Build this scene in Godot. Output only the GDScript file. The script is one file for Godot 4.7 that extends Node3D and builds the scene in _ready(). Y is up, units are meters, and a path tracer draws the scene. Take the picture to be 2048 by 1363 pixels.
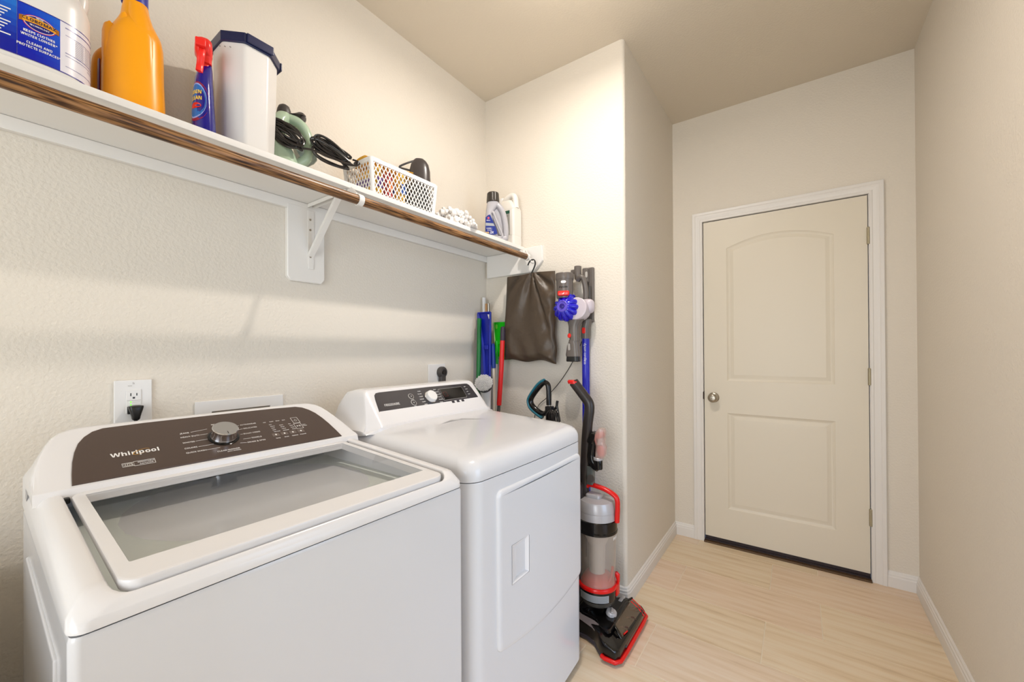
extends Node3D
# A laundry room: washer, dryer and a shelf along the left wall, a door at the far end.
# Room axes: x to the right from the appliance wall, y up, z towards the viewer; z = 0 is the short wall beside the dryer.

const W := 2.043      # right wall
const H := 2.776      # ceiling
const D := 0.9535     # door wall lies at z = -D
const X1 := 0.8672    # face of the jutting wall
const ZF := 2.05      # wall behind the viewer
const SY := 1.835     # top of the shelf

class MB:
	var v := PackedVector3Array()
	var c := PackedColorArray()
	var tint := Color.WHITE
	var colored := false
	var xf := Transform3D.IDENTITY
	func tri(a: Vector3, b: Vector3, d: Vector3) -> void:
		v.append(xf * a); v.append(xf * b); v.append(xf * d)
		if colored:
			c.append(tint); c.append(tint); c.append(tint)
	func quad(a: Vector3, b: Vector3, d: Vector3, e: Vector3) -> void:
		tri(a, b, d); tri(a, d, e)
	func skin(rings: Array, closed := true, cap0 := true, cap1 := true) -> void:
		for i in rings.size() - 1:
			var p: PackedVector3Array = rings[i]
			var q: PackedVector3Array = rings[i + 1]
			var n := p.size()
			for k in (n if closed else n - 1):
				var m := (k + 1) % n
				quad(p[k], p[m], q[m], q[k])
		if cap0: cap(rings[0], true)
		if cap1: cap(rings[rings.size() - 1], false)
	func cap(r: PackedVector3Array, flip: bool) -> void:
		var m := Vector3.ZERO
		for p in r: m += p
		m /= r.size()
		for k in r.size():
			var a := r[k]
			var b := r[(k + 1) % r.size()]
			if flip: tri(m, b, a)
			else: tri(m, a, b)
	# box with rounded (n steps) edges
	func box(at: Vector3, size: Vector3, r := 0.0, n := 2, basis := Basis.IDENTITY) -> void:
		var h := size / 2.0
		r = minf(r, minf(h.x, minf(h.y, h.z)))
		if r <= 0.00001:
			n = 0
		var steps: Array = [[], [], []]
		for ax in 3:
			if n == 0:
				steps[ax] = [-h[ax], h[ax]]
			else:
				for k in n + 1: steps[ax].append(-h[ax] + r * (1.0 - cos(PI / 2 * k / n)))
				for k in n + 1: steps[ax].append(h[ax] - r * (1.0 - cos(PI / 2 * (n - k) / n)))
		for ax in 3:
			var u := (ax + 1) % 3
			var w := (ax + 2) % 3
			for s: float in [-1.0, 1.0]:
				var su: Array = steps[u]
				var sw: Array = steps[w]
				for i in su.size() - 1:
					if su[i + 1] - su[i] < 1e-7: continue
					for j in sw.size() - 1:
						if sw[j + 1] - sw[j] < 1e-7: continue
						var q := []
						for o in [[0, 0], [1, 0], [1, 1], [0, 1]]:
							var p := Vector3.ZERO
							p[ax] = s * h[ax]; p[u] = su[i + o[0]]; p[w] = sw[j + o[1]]
							if n > 0:
								var inn := Vector3(clampf(p.x, -h.x + r, h.x - r), clampf(p.y, -h.y + r, h.y - r), clampf(p.z, -h.z + r, h.z - r))
								var d := p - inn
								if d.length() > 1e-8: p = inn + d.normalized() * r
							q.append(at + basis * p)
						if s > 0: quad(q[0], q[3], q[2], q[1])
						else: quad(q[0], q[1], q[2], q[3])
	func lathe(prof: Array, n := 24, at := Transform3D.IDENTITY, cap0 := true, cap1 := true) -> void:
		var rings := []
		for p: Vector2 in prof:
			var r := PackedVector3Array()
			for k in n:
				var a := TAU * k / n
				r.append(at * Vector3(p.x * cos(a), p.y, p.x * sin(a)))
			rings.append(r)
		skin(rings, true, cap0, cap1)
	# round tube along a path; r is one radius or one for each point; flat squashes it across the binormal
	func tube(path: Array, r, n := 10, flat := 1.0, hint := Vector3(0.31, 0.83, 0.47)) -> void:
		var rings := []
		var up := hint.normalized()
		for i in path.size():
			var a: Vector3 = path[maxi(i - 1, 0)]
			var b: Vector3 = path[mini(i + 1, path.size() - 1)]
			var t := (b - a).normalized()
			var s := t.cross(up)
			if s.length() < 1e-4: s = t.cross(Vector3(0.9, 0.1, 0.2))
			s = s.normalized()
			up = s.cross(t).normalized()
			var rad: float = r[i] if r is Array else r
			var ring := PackedVector3Array()
			for k in n:
				var g := TAU * k / n
				ring.append(path[i] + s * cos(g) * rad + up * sin(g) * rad * flat)
			rings.append(ring)
		skin(rings)
	# polygon in the xy plane of at, pushed out along its z from 0 to depth, front edges chamfered
	func prism(poly: PackedVector2Array, depth: float, at := Transform3D.IDENTITY, bevel := 0.0) -> void:
		var area := 0.0
		for k in poly.size(): area += poly[k].cross(poly[(k + 1) % poly.size()])
		if area < 0.0:
			poly = poly.duplicate(); poly.reverse()
		var front := poly
		if bevel > 0.0:
			var off := PackedVector2Array()
			var n := poly.size()
			for k in n:
				var d0 := (poly[k] - poly[(k + n - 1) % n]).normalized()
				var d1 := (poly[(k + 1) % n] - poly[k]).normalized()
				var m := (Vector2(-d0.y, d0.x) + Vector2(-d1.y, d1.x)).normalized()
				off.append(poly[k] + m * bevel / maxf(0.35, m.dot(Vector2(-d1.y, d1.x))))
			front = off
		var idx := Geometry2D.triangulate_polygon(front)
		var ib := Geometry2D.triangulate_polygon(poly)
		for t in range(0, idx.size(), 3):
			tri(at * _p(front[idx[t]], depth), at * _p(front[idx[t + 1]], depth), at * _p(front[idx[t + 2]], depth))
		for t in range(0, ib.size(), 3):
			tri(at * _p(poly[ib[t + 2]], 0), at * _p(poly[ib[t + 1]], 0), at * _p(poly[ib[t]], 0))
		for k in poly.size():
			var m := (k + 1) % poly.size()
			quad(at * _p(poly[k], 0), at * _p(poly[m], 0), at * _p(poly[m], depth - bevel), at * _p(poly[k], depth - bevel))
			if bevel > 0.0:
				quad(at * _p(poly[k], depth - bevel), at * _p(poly[m], depth - bevel), at * _p(front[m], depth), at * _p(front[k], depth))
	func _p(a: Vector2, z: float) -> Vector3:
		return Vector3(a.x, a.y, z)
	# open profile (points in across, up) swept along a polyline on the floor or a wall, mitred
	func sweep(prof: Array, path: Array, side: Callable) -> void:
		var rings := []
		for i in path.size():
			var ring := PackedVector3Array()
			for q: Vector2 in prof: ring.append(side.call(i, q))
			rings.append(ring)
		skin(rings, true, true, true)
	func mesh(angle := 40.0) -> ArrayMesh:
		var n := v.size() / 3
		var lim := cos(deg_to_rad(angle))
		var fn := PackedVector3Array(); fn.resize(n)
		var un := PackedVector3Array(); un.resize(n)
		for i in n:
			var x := -(v[3 * i + 1] - v[3 * i]).cross(v[3 * i + 2] - v[3 * i])
			fn[i] = x; un[i] = x.normalized()
		var nn := PackedVector3Array(); nn.resize(v.size())
		if angle < 2.0:
			for i in v.size(): nn[i] = un[i / 3]
		else:
			var at := {}
			for i in v.size():
				var key := Vector3i((v[i] * 40000.0).round())
				if at.has(key): at[key].append(i / 3)
				else: at[key] = [i / 3]
			for i in v.size():
				var s := Vector3.ZERO
				var me := un[i / 3]
				for f: int in at[Vector3i((v[i] * 40000.0).round())]:
					if un[f].dot(me) > lim: s += fn[f]
				nn[i] = s.normalized() if s.length() > 1e-14 else Vector3.UP
		var arr := []
		arr.resize(Mesh.ARRAY_MAX)
		arr[Mesh.ARRAY_VERTEX] = v
		arr[Mesh.ARRAY_NORMAL] = nn
		if colored: arr[Mesh.ARRAY_COLOR] = c
		var m := ArrayMesh.new()
		m.add_surface_from_arrays(Mesh.PRIMITIVE_TRIANGLES, arr)
		return m

var taken := {}
var M := {}
var fonts := {}
var rng := RandomNumberGenerator.new()

func numbered(called: String) -> String:
	taken[called] = taken.get(called, 0) + 1
	return called if taken[called] == 1 else "%s_%03d" % [called, taken[called] - 1]

func tag(o: Node, label: String, category := "", group := "", kind := "") -> Node:
	if label: o.set_meta("label", label)
	if category: o.set_meta("category", category)
	if group: o.set_meta("group", group)
	if kind: o.set_meta("kind", kind)
	return o

func thing(called: String, label: String, category: String, at := Vector3.ZERO, turn := 0.0, group := "") -> Node3D:
	var o := Node3D.new()
	o.name = numbered(called)
	o.position = at
	o.rotation.y = turn
	add_child(o)
	tag(o, label, category, group)
	return o

# one named mesh; b is an MB or a Mesh
func part(called: String, b, m: Material, parent: Node = null, label := "", angle := 40.0) -> MeshInstance3D:
	var o := MeshInstance3D.new()
	o.name = numbered(called) if parent == null else called
	o.mesh = b.mesh(angle) if b is MB else b
	o.material_override = m
	o.cast_shadow = GeometryInstance3D.SHADOW_CASTING_SETTING_ON
	(self if parent == null else parent).add_child(o, true)
	if label: o.set_meta("label", label)
	return o

func struct(called: String, b, m: Material, angle := 40.0) -> MeshInstance3D:
	var o := part(called, b, m, null, "", angle)
	o.set_meta("kind", "structure")
	return o

func srgb(r: float, g: float, b: float) -> Color:
	return Color(r, g, b)

func mat(called: String, col: Color, rough := 0.5, metal := 0.0) -> StandardMaterial3D:
	var m := StandardMaterial3D.new()
	m.resource_name = called
	m.albedo_color = col
	m.roughness = rough
	m.metallic = metal
	m.cull_mode = BaseMaterial3D.CULL_DISABLED
	M[called] = m
	return m

func noise_tex(freq: float, octaves: int, size: int, normal := false, strength := 4.0, kind := FastNoiseLite.TYPE_SIMPLEX_SMOOTH, sd := 1, ramp: Gradient = null) -> NoiseTexture2D:
	var n := FastNoiseLite.new()
	n.noise_type = kind
	n.seed = sd
	n.frequency = freq
	n.fractal_octaves = octaves
	var t := NoiseTexture2D.new()
	t.width = size; t.height = size
	t.seamless = true
	t.noise = n
	t.as_normal_map = normal
	t.bump_strength = strength
	if ramp: t.color_ramp = ramp
	return t

func ramp(stops: Array) -> Gradient:
	var g := Gradient.new()
	var o := PackedFloat32Array()
	var c := PackedColorArray()
	for s in stops:
		o.append(s[0]); c.append(s[1])
	g.offsets = o; g.colors = c
	return g

func font(called: String) -> SystemFont:
	if not fonts.has(called):
		var f := SystemFont.new()
		f.font_names = PackedStringArray([called.get_slice("|", 0)])
		f.font_weight = 700 if called.ends_with("bold") else 400
		fonts[called] = f
	return fonts[called]

# triangles of a line of lettering, cap height h, centred on x (align 0), or starting (-1) or ending (1) at x = 0
func letters(text: String, h: float, align := 0, face := "Droid Sans|bold", depth := 0.0004, wide := 1.0) -> PackedVector3Array:
	var t := TextMesh.new()
	t.text = text
	t.font = font(face)
	t.font_size = 24
	t.pixel_size = h / (24.0 * 0.714)
	t.depth = depth
	t.curve_step = 3.0
	t.horizontal_alignment = HORIZONTAL_ALIGNMENT_LEFT if align < 0 else HORIZONTAL_ALIGNMENT_RIGHT if align > 0 else HORIZONTAL_ALIGNMENT_CENTER
	t.vertical_alignment = VERTICAL_ALIGNMENT_CENTER
	var out := PackedVector3Array()
	if t.get_surface_count() == 0: return out
	var a := t.surface_get_arrays(0)
	var p: PackedVector3Array = a[Mesh.ARRAY_VERTEX]
	var idx = a[Mesh.ARRAY_INDEX]
	var lo := INF
	var hi := -INF
	for q in p:
		lo = minf(lo, q.x); hi = maxf(hi, q.x)
	var x0 := lo if align < 0 else hi if align > 0 else (lo + hi) / 2.0
	if idx == null: idx = range(p.size())
	for i in idx: out.append(Vector3((p[i].x - x0) * wide, p[i].y, p[i].z))
	return out

func write(b: MB, text: String, h: float, at: Transform3D, align := 0, face := "Droid Sans|bold", wide := 1.0) -> void:
	var p := letters(text, h, align, face, 0.0004, wide)
	for i in range(0, p.size(), 3): b.tri(at * p[i], at * p[i + 1], at * p[i + 2])

func ring(cx: float, y: float, cz: float, rx: float, rz: float, power := 2.0, n := 28, turn := 0.0) -> PackedVector3Array:
	var r := PackedVector3Array()
	for k in n:
		var a := TAU * k / n
		var c := cos(a)
		var s := sin(a)
		var p := Vector3(signf(c) * pow(absf(c), 2.0 / power) * rx, 0, signf(s) * pow(absf(s), 2.0 / power) * rz)
		if turn: p = p.rotated(Vector3.UP, turn)
		r.append(Vector3(cx, y, cz) + p)
	return r

# rounded rectangle ring in the xz plane
func rrect(x0: float, x1: float, z0: float, z1: float, y, r: float, n := 5) -> PackedVector3Array:
	var out := PackedVector3Array()
	var cs := [[x1 - r, z1 - r, 0.0], [x0 + r, z1 - r, PI / 2], [x0 + r, z0 + r, PI], [x1 - r, z0 + r, PI * 1.5]]
	for c in cs:
		for k in n + 1:
			var a: float = c[2] + PI / 2 * k / n
			var px: float = c[0] + cos(a) * r
			out.append(Vector3(px, (y.call(px) if y is Callable else y), c[1] + sin(a) * r))
	return out

func smooth(pts: Array, per := 6) -> Array:
	var out := []
	for i in pts.size() - 1:
		var p0: Vector3 = pts[maxi(i - 1, 0)]
		var p1: Vector3 = pts[i]
		var p2: Vector3 = pts[i + 1]
		var p3: Vector3 = pts[mini(i + 2, pts.size() - 1)]
		for k in per: out.append(p1.cubic_interpolate(p2, p0, p3, float(k) / per))
	out.append(pts[pts.size() - 1])
	return out

func poly(a: Array) -> PackedVector2Array:
	var p := PackedVector2Array()
	for i in range(0, a.size(), 2): p.append(Vector2(a[i], a[i + 1]))
	return p

func rpoly(w: float, h: float, r: float, n := 4) -> PackedVector2Array:   # rounded rectangle centred on the origin
	var p := PackedVector2Array()
	for c in [[w / 2 - r, h / 2 - r, 0.0], [-w / 2 + r, h / 2 - r, PI / 2], [-w / 2 + r, -h / 2 + r, PI], [w / 2 - r, -h / 2 + r, PI * 1.5]]:
		for k in n + 1:
			var a: float = c[2] + PI / 2 * k / n
			p.append(Vector2(c[0] + cos(a) * r, c[1] + sin(a) * r))
	return p

func T(at: Vector3, deg := Vector3.ZERO) -> Transform3D:
	return Transform3D(Basis.from_euler(Vector3(deg_to_rad(deg.x), deg_to_rad(deg.y), deg_to_rad(deg.z))), at)

func V(x: float, y: float, z: float) -> Vector3:
	return Vector3(x, y, z)

func _ready() -> void:
	rng.seed = 7
	# --- camera, sky, lights, exposure ---
	var cam := Camera3D.new()
	cam.name = "camera"
	cam.projection = Camera3D.PROJECTION_FRUSTUM
	cam.near = 0.05
	cam.far = 60.0
	var f := 811.1745
	cam.size = 0.05 * 1363.0 / f
	cam.frustum_offset = Vector2(15.87, 15.278) * 0.05 / f
	var yaw := deg_to_rad(36.0043)
	var pitch := deg_to_rad(0.2597)
	var roll := deg_to_rad(-0.293)
	cam.transform = Transform3D(Basis(Vector3.UP, yaw) * Basis(Vector3.RIGHT, pitch) * Basis(Vector3.BACK, roll), Vector3(1.5545, 1.24365, 1.95703))
	add_child(cam)
	cam.current = true

	var env := Environment.new()
	env.background_mode = Environment.BG_SKY
	var sky := Sky.new()
	var sm := ProceduralSkyMaterial.new()
	sm.sky_top_color = Color(0.42, 0.60, 0.92)
	sm.sky_horizon_color = Color(0.78, 0.87, 0.98)
	sm.ground_bottom_color = Color(0.42, 0.43, 0.42)
	sm.ground_horizon_color = Color(0.62, 0.66, 0.68)
	sm.sky_energy_multiplier = 1.2
	sky.sky_material = sm
	env.sky = sky
	env.tonemap_mode = Environment.TONE_MAPPER_LINEAR
	env.tonemap_exposure = EXPOSURE
	env.sdfgi_enabled = true
	env.ssao_enabled = true
	env.ssil_enabled = true
	var we := WorldEnvironment.new()
	we.name = "environment"
	we.environment = env
	add_child(we)

	# unseen bluish daylight by the side opening, placed to light the appliance fronts
	var day := AreaLight3D.new()
	day.name = "unseen_side_daylight"
	day.area_size = Vector2(1.5, 1.9)
	day.light_color = DAY_COLOR
	day.light_energy = DAY
	day.area_range = 8.0
	day.area_attenuation = 2.0
	day.shadow_enabled = true
	day.transform = Transform3D(Basis(Vector3.UP, PI / 2), V(3.25, 1.2, 1.05))
	add_child(day)
	# unseen light behind the viewer, placed to brighten the far door and floor
	var hall := AreaLight3D.new()
	hall.name = "unseen_hall_light"
	hall.area_size = Vector2(1.4, 2.1)
	hall.light_color = HALL_COLOR
	hall.light_energy = HALL
	hall.area_range = 8.0
	hall.area_attenuation = 2.0
	hall.shadow_enabled = true
	hall.transform = Transform3D(Basis.IDENTITY, V(1.55, 1.2, 3.95))
	add_child(hall)

	make_materials()
	make_room()
	make_door()
	make_lamp()
	make_shelf()
	make_shelf_goods()
	make_washer()
	make_dryer()
	make_wall_fittings()
	make_alcove()
	make_uprights()

const EXPOSURE := 1.12
const DAY := 2.3
const LAMP := 1.38
const BULB := 0.13
const HALL := 4.3
const DAY_COLOR := Color(0.80, 0.90, 1.0)
const HALL_COLOR := Color(0.96, 0.99, 1.0)
const LAMP_COLOR := Color(1.0, 0.965, 0.925)

func make_materials() -> void:
	var wallm := mat("wall_paint", srgb(0.885, 0.853, 0.805), 0.75)
	wallm.normal_enabled = true
	wallm.normal_texture = noise_tex(0.022, 3, 512, true, 7.0, FastNoiseLite.TYPE_SIMPLEX, 3)
	wallm.normal_scale = 0.36
	wallm.uv1_triplanar = true
	wallm.uv1_world_triplanar = true
	wallm.uv1_scale = Vector3.ONE * 5.6
	var ceilm := mat("ceiling_paint", srgb(0.85, 0.805, 0.735), 0.85)
	ceilm.normal_enabled = true
	ceilm.normal_texture = wallm.normal_texture
	ceilm.normal_scale = 0.16
	ceilm.uv1_triplanar = true
	ceilm.uv1_world_triplanar = true
	ceilm.uv1_scale = Vector3.ONE * 5.6
	var gm := mat("clear_glass", Color(1, 1, 1, 0.06), 0.02)
	gm.transparency = BaseMaterial3D.TRANSPARENCY_ALPHA
	mat("trim_white", srgb(0.90, 0.885, 0.87), 0.38)
	mat("door_paint", srgb(0.875, 0.84, 0.775), 0.42)
	mat("shelf_white", srgb(0.925, 0.91, 0.89), 0.4)
	mat("grout", srgb(0.92, 0.87, 0.79), 0.8)
	mat("appliance_white", srgb(0.865, 0.862, 0.87), 0.16)
	mat("appliance_plastic", srgb(0.90, 0.89, 0.89), 0.2)
	mat("white_plastic", srgb(0.90, 0.89, 0.88), 0.3)
	mat("off_white_plastic", srgb(0.88, 0.85, 0.80), 0.4)
	mat("letter_white", srgb(0.93, 0.92, 0.91), 0.5)
	mat("letter_grey", srgb(0.70, 0.68, 0.66), 0.5)
	mat("black_plastic", srgb(0.055, 0.05, 0.05), 0.35)
	mat("black_gloss", srgb(0.035, 0.03, 0.035), 0.1)
	mat("dark_gap", srgb(0.10, 0.10, 0.11), 0.8)
	mat("chrome", srgb(0.82, 0.82, 0.83), 0.12, 1.0)
	mat("nickel", srgb(0.68, 0.65, 0.60), 0.3, 1.0)
	mat("hinge_tan", srgb(0.66, 0.62, 0.52), 0.4, 0.5)
	mat("brass", srgb(0.75, 0.56, 0.25), 0.3, 1.0)
	mat("red_plastic", srgb(0.86, 0.10, 0.08), 0.3)
	mat("sweep_dark", srgb(0.16, 0.11, 0.13), 0.6)
	mat("threshold_brown", srgb(0.36, 0.27, 0.18), 0.45, 0.3)
	# tile: cream stone with a wood-like vein along its length; several offsets of one print
	var tg := ramp([[0.0, srgb(0.80, 0.70, 0.575)], [0.25, srgb(0.875, 0.795, 0.685)], [0.5, srgb(0.895, 0.82, 0.72)], [0.8, srgb(0.91, 0.85, 0.765)], [1.0, srgb(0.885, 0.81, 0.70)]])
	var tt := noise_tex(0.011, 4, 512, false, 1.0, FastNoiseLite.TYPE_SIMPLEX_SMOOTH, 11, tg)
	for k in 6:
		var tm := mat("tile_%d" % k, srgb(1, 0.99 - 0.008 * (k % 3), 0.98 - 0.012 * (k % 2)), 0.42)
		tm.albedo_texture = tt
		tm.uv1_triplanar = true
		tm.uv1_scale = V(0.32, 2.0, 4.2)
		tm.uv1_offset = V(0.37 * k, 0.0, 0.23 * k)
	# stained wood of the rod
	var wg := ramp([[0.0, srgb(0.10, 0.055, 0.03)], [0.33, srgb(0.24, 0.14, 0.07)], [0.48, srgb(0.50, 0.34, 0.19)], [0.7, srgb(0.62, 0.45, 0.28)], [1.0, srgb(0.72, 0.55, 0.38)]])
	var wm := mat("stained_wood", Color.WHITE, 0.35)
	wm.albedo_texture = noise_tex(0.012, 4, 512, false, 1.0, FastNoiseLite.TYPE_SIMPLEX_SMOOTH, 5, wg)
	wm.uv1_triplanar = true
	wm.uv1_scale = V(26.0, 26.0, 1.1)

func make_room() -> void:
	var wall: Material = M.wall_paint
	var b := MB.new()
	b.box(V((W - 0.12) / 2 + 0.6, -0.0785, 1.5), V(4.2, 0.154, 5.4))
	var floor_ := struct("floor", b, M.grout)
	# plank tiles 0.605 x 0.305, every other row shifted
	var row := 0
	var z1 := -0.855 + 0.305 * 10
	for r in range(11, -1, -1):
		z1 = -0.855 + 0.305 * r
		var z0 := maxf(z1 - 0.305, -D - 0.035)
		var x := (1.63 if (r % 2 == 0) else 1.424) - 0.605 * 3
		while x < W + 0.1:
			var xa := maxf(x, -0.02)
			var xb := minf(x + 0.605, W + 0.12)
			if xb - xa > 0.03:
				var tb := MB.new()
				tb.prism(rpoly(xb - xa - 0.0036, z1 - z0 - 0.0036, 0.0008, 1), 0.0065, T(Vector3.ZERO, V(-90, 0, 0)), 0.0007)
				var o := part("tile", tb, M["tile_%d" % rng.randi_range(0, 5)], floor_, "", 20)
				o.position = V((xa + xb) / 2, -0.0062, (z0 + z1) / 2)
			x += 0.605
	b = MB.new(); b.box(V(-0.06, H / 2, 0.5), V(0.12, H, 3.2))
	struct("wall_left", b, wall)
	# the short wall beside the dryer and the face of the jutting wall, one bullnosed block
	b = MB.new()
	var pl := [0.0, 0.0]
	var br := 0.019
	for k in 9:
		var a := PI / 2 * (8 - k) / 8
		pl.append_array([X1 - br + br * cos(a), br - br * sin(a)])
	pl.append_array([X1, D + 0.12, 0.0, D + 0.12])
	b.prism(poly(pl), H, T(Vector3.ZERO, V(-90, 0, 0)))
	struct("wall_back", b, wall)
	b = MB.new()
	b.prism(poly([X1, 0, 1.036, 0, 1.036, 2.088, 1.874, 2.088, 1.874, 0, W + 0.12, 0, W + 0.12, H, X1, H]), 0.12, T(V(0, 0, -D - 0.12)))
	struct("wall_far", b, wall)
	b = MB.new()
	# right wall, with the side opening to the passage (out of frame)
	b.prism(poly([D + 0.12, 0, -0.42, 0, -0.42, 2.05, -1.32, 2.05, -1.32, 0, -ZF - 0.12, 0, -ZF - 0.12, H, D + 0.12, H]), 0.12, Transform3D(Basis(V(0, 0, -1), V(0, 1, 0), V(1, 0, 0)), V(W, 0, 0)))
	struct("wall_right", b, wall)
	b = MB.new()
	# unseen low wall, placed to darken the wall left of the washing machine, and the opening the photograph was taken from
	b.prism(poly([-0.12, 0, 0.95, 0, 0.95, 0.82, 0.02, 0.82, 0.02, 2.35, 1.96, 2.35, 1.96, 0, W + 0.12, 0, W + 0.12, H, -0.12, H]), 0.12, T(V(0, 0, ZF)))
	struct("unseen_wall_front", b, wall)
	# unseen hall behind it, its end window made for the light behind the viewer
	b = MB.new(); b.box(V(-0.06, H / 2, 3.09), V(0.12, H, 1.84)); struct("wall_hall_left", b, wall)
	b = MB.new(); b.box(V(2.66, H / 2, 3.09), V(0.12, H, 1.84)); struct("wall_hall_right", b, wall)
	b = MB.new(); b.prism(poly([-0.12, 0, -0.12, H, 2.72, H, 2.72, 0, 2.3, 0, 2.3, 2.3, 0.8, 2.3, 0.8, 0]), 0.12, T(V(0, 0, 4.0))); struct("wall_hall_front", b, wall)
	b = MB.new()
	for xx in [0.84, 1.55, 2.26]: b.box(V(xx, 1.15, 4.06), V(0.08, 2.3, 0.05), 0.004)
	for yy in [0.06, 2.26]: b.box(V(1.55, yy, 4.06), V(1.5, 0.1, 0.05), 0.004)
	var wh := struct("unseen_window_2", b, M.trim_white)
	for xx in [1.195, 1.905]:
		b = MB.new(); b.box(V(xx, 1.16, 4.06), V(0.66, 2.12, 0.006)); part("pane", b, M.clear_glass, wh)
	b = MB.new(); b.box(V(1.6, H + 0.05, 1.5), V(3.6, 0.1, 5.4))
	struct("ceiling", b, M.ceiling_paint)
	# unseen passage for the side daylight: two side walls and the outer wall with its glazed opening
	b = MB.new(); b.box(V(2.78, H / 2, -0.46), V(1.26, H, 0.12)); struct("wall_passage_far", b, wall)
	b = MB.new(); b.box(V(2.78, H / 2, ZF + 0.06), V(1.26, H, 0.12)); struct("wall_passage_front", b, wall)
	b = MB.new()
	b.prism(poly([0.52, 0, -0.25, 0, -0.25, 2.2, -1.85, 2.2, -1.85, 0, -ZF - 0.12, 0, -ZF - 0.12, H, 0.52, H]), 0.12, Transform3D(Basis(V(0, 0, -1), V(0, 1, 0), V(1, 0, 0)), V(3.3, 0, 0)))
	struct("wall_passage_right", b, wall)
	b = MB.new()
	for zz in [0.29, 1.05, 1.81]: b.box(V(3.36, 1.1, zz), V(0.05, 2.2, 0.08), 0.004)
	for yy in [0.06, 2.16]: b.box(V(3.36, yy, 1.05), V(0.05, 0.1, 1.6), 0.004)
	var wn := struct("unseen_window_1", b, M.trim_white)
	for zz in [0.67, 1.43]:
		b = MB.new(); b.box(V(3.36, 1.11, zz), V(0.006, 2.02, 0.70)); part("pane", b, M.clear_glass, wn)

	# skirting
	var prof := [[0.0, 0.0], [0.0135, 0.0], [0.0135, 0.053], [0.011, 0.0575], [0.011, 0.066], [0.0075, 0.0705], [0.0065, 0.078], [0.003, 0.083], [0.0, 0.083]]
	var pv := []
	for q in prof: pv.append(Vector2(q[0], q[1]))
	var run := func(called: String, pts: Array, dirs: Array):
		var m := MB.new()
		m.sweep(pv, pts, func(i, q): return V(pts[i].x + dirs[i].x * q.x, q.y, pts[i].y + dirs[i].y * q.x))
		struct(called, m, M.trim_white, 25)
	run.call("baseboard_back", [Vector2(0, 0), Vector2(X1 - 0.019, 0), Vector2(X1 - 0.005, -0.005), Vector2(X1, -0.019), Vector2(X1, -D)], [Vector2(0, 1), Vector2(0.35, 1), Vector2(0.75, 0.75), Vector2(1, 0.35), Vector2(1, 0)])
	run.call("baseboard_far", [Vector2(X1 + 0.002, -D), Vector2(0.992, -D)], [Vector2(0, 1), Vector2(0, 1)])
	run.call("baseboard_far", [Vector2(1.922, -D), Vector2(W - 0.002, -D)], [Vector2(0, 1), Vector2(0, 1)])
	run.call("baseboard_right", [Vector2(W, -D), Vector2(W, 0.42)], [Vector2(-1, 0), Vector2(-1, 0)])
	run.call("baseboard_left", [Vector2(0, 0), Vector2(0, ZF)], [Vector2(1, 0), Vector2(1, 0)])

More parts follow.
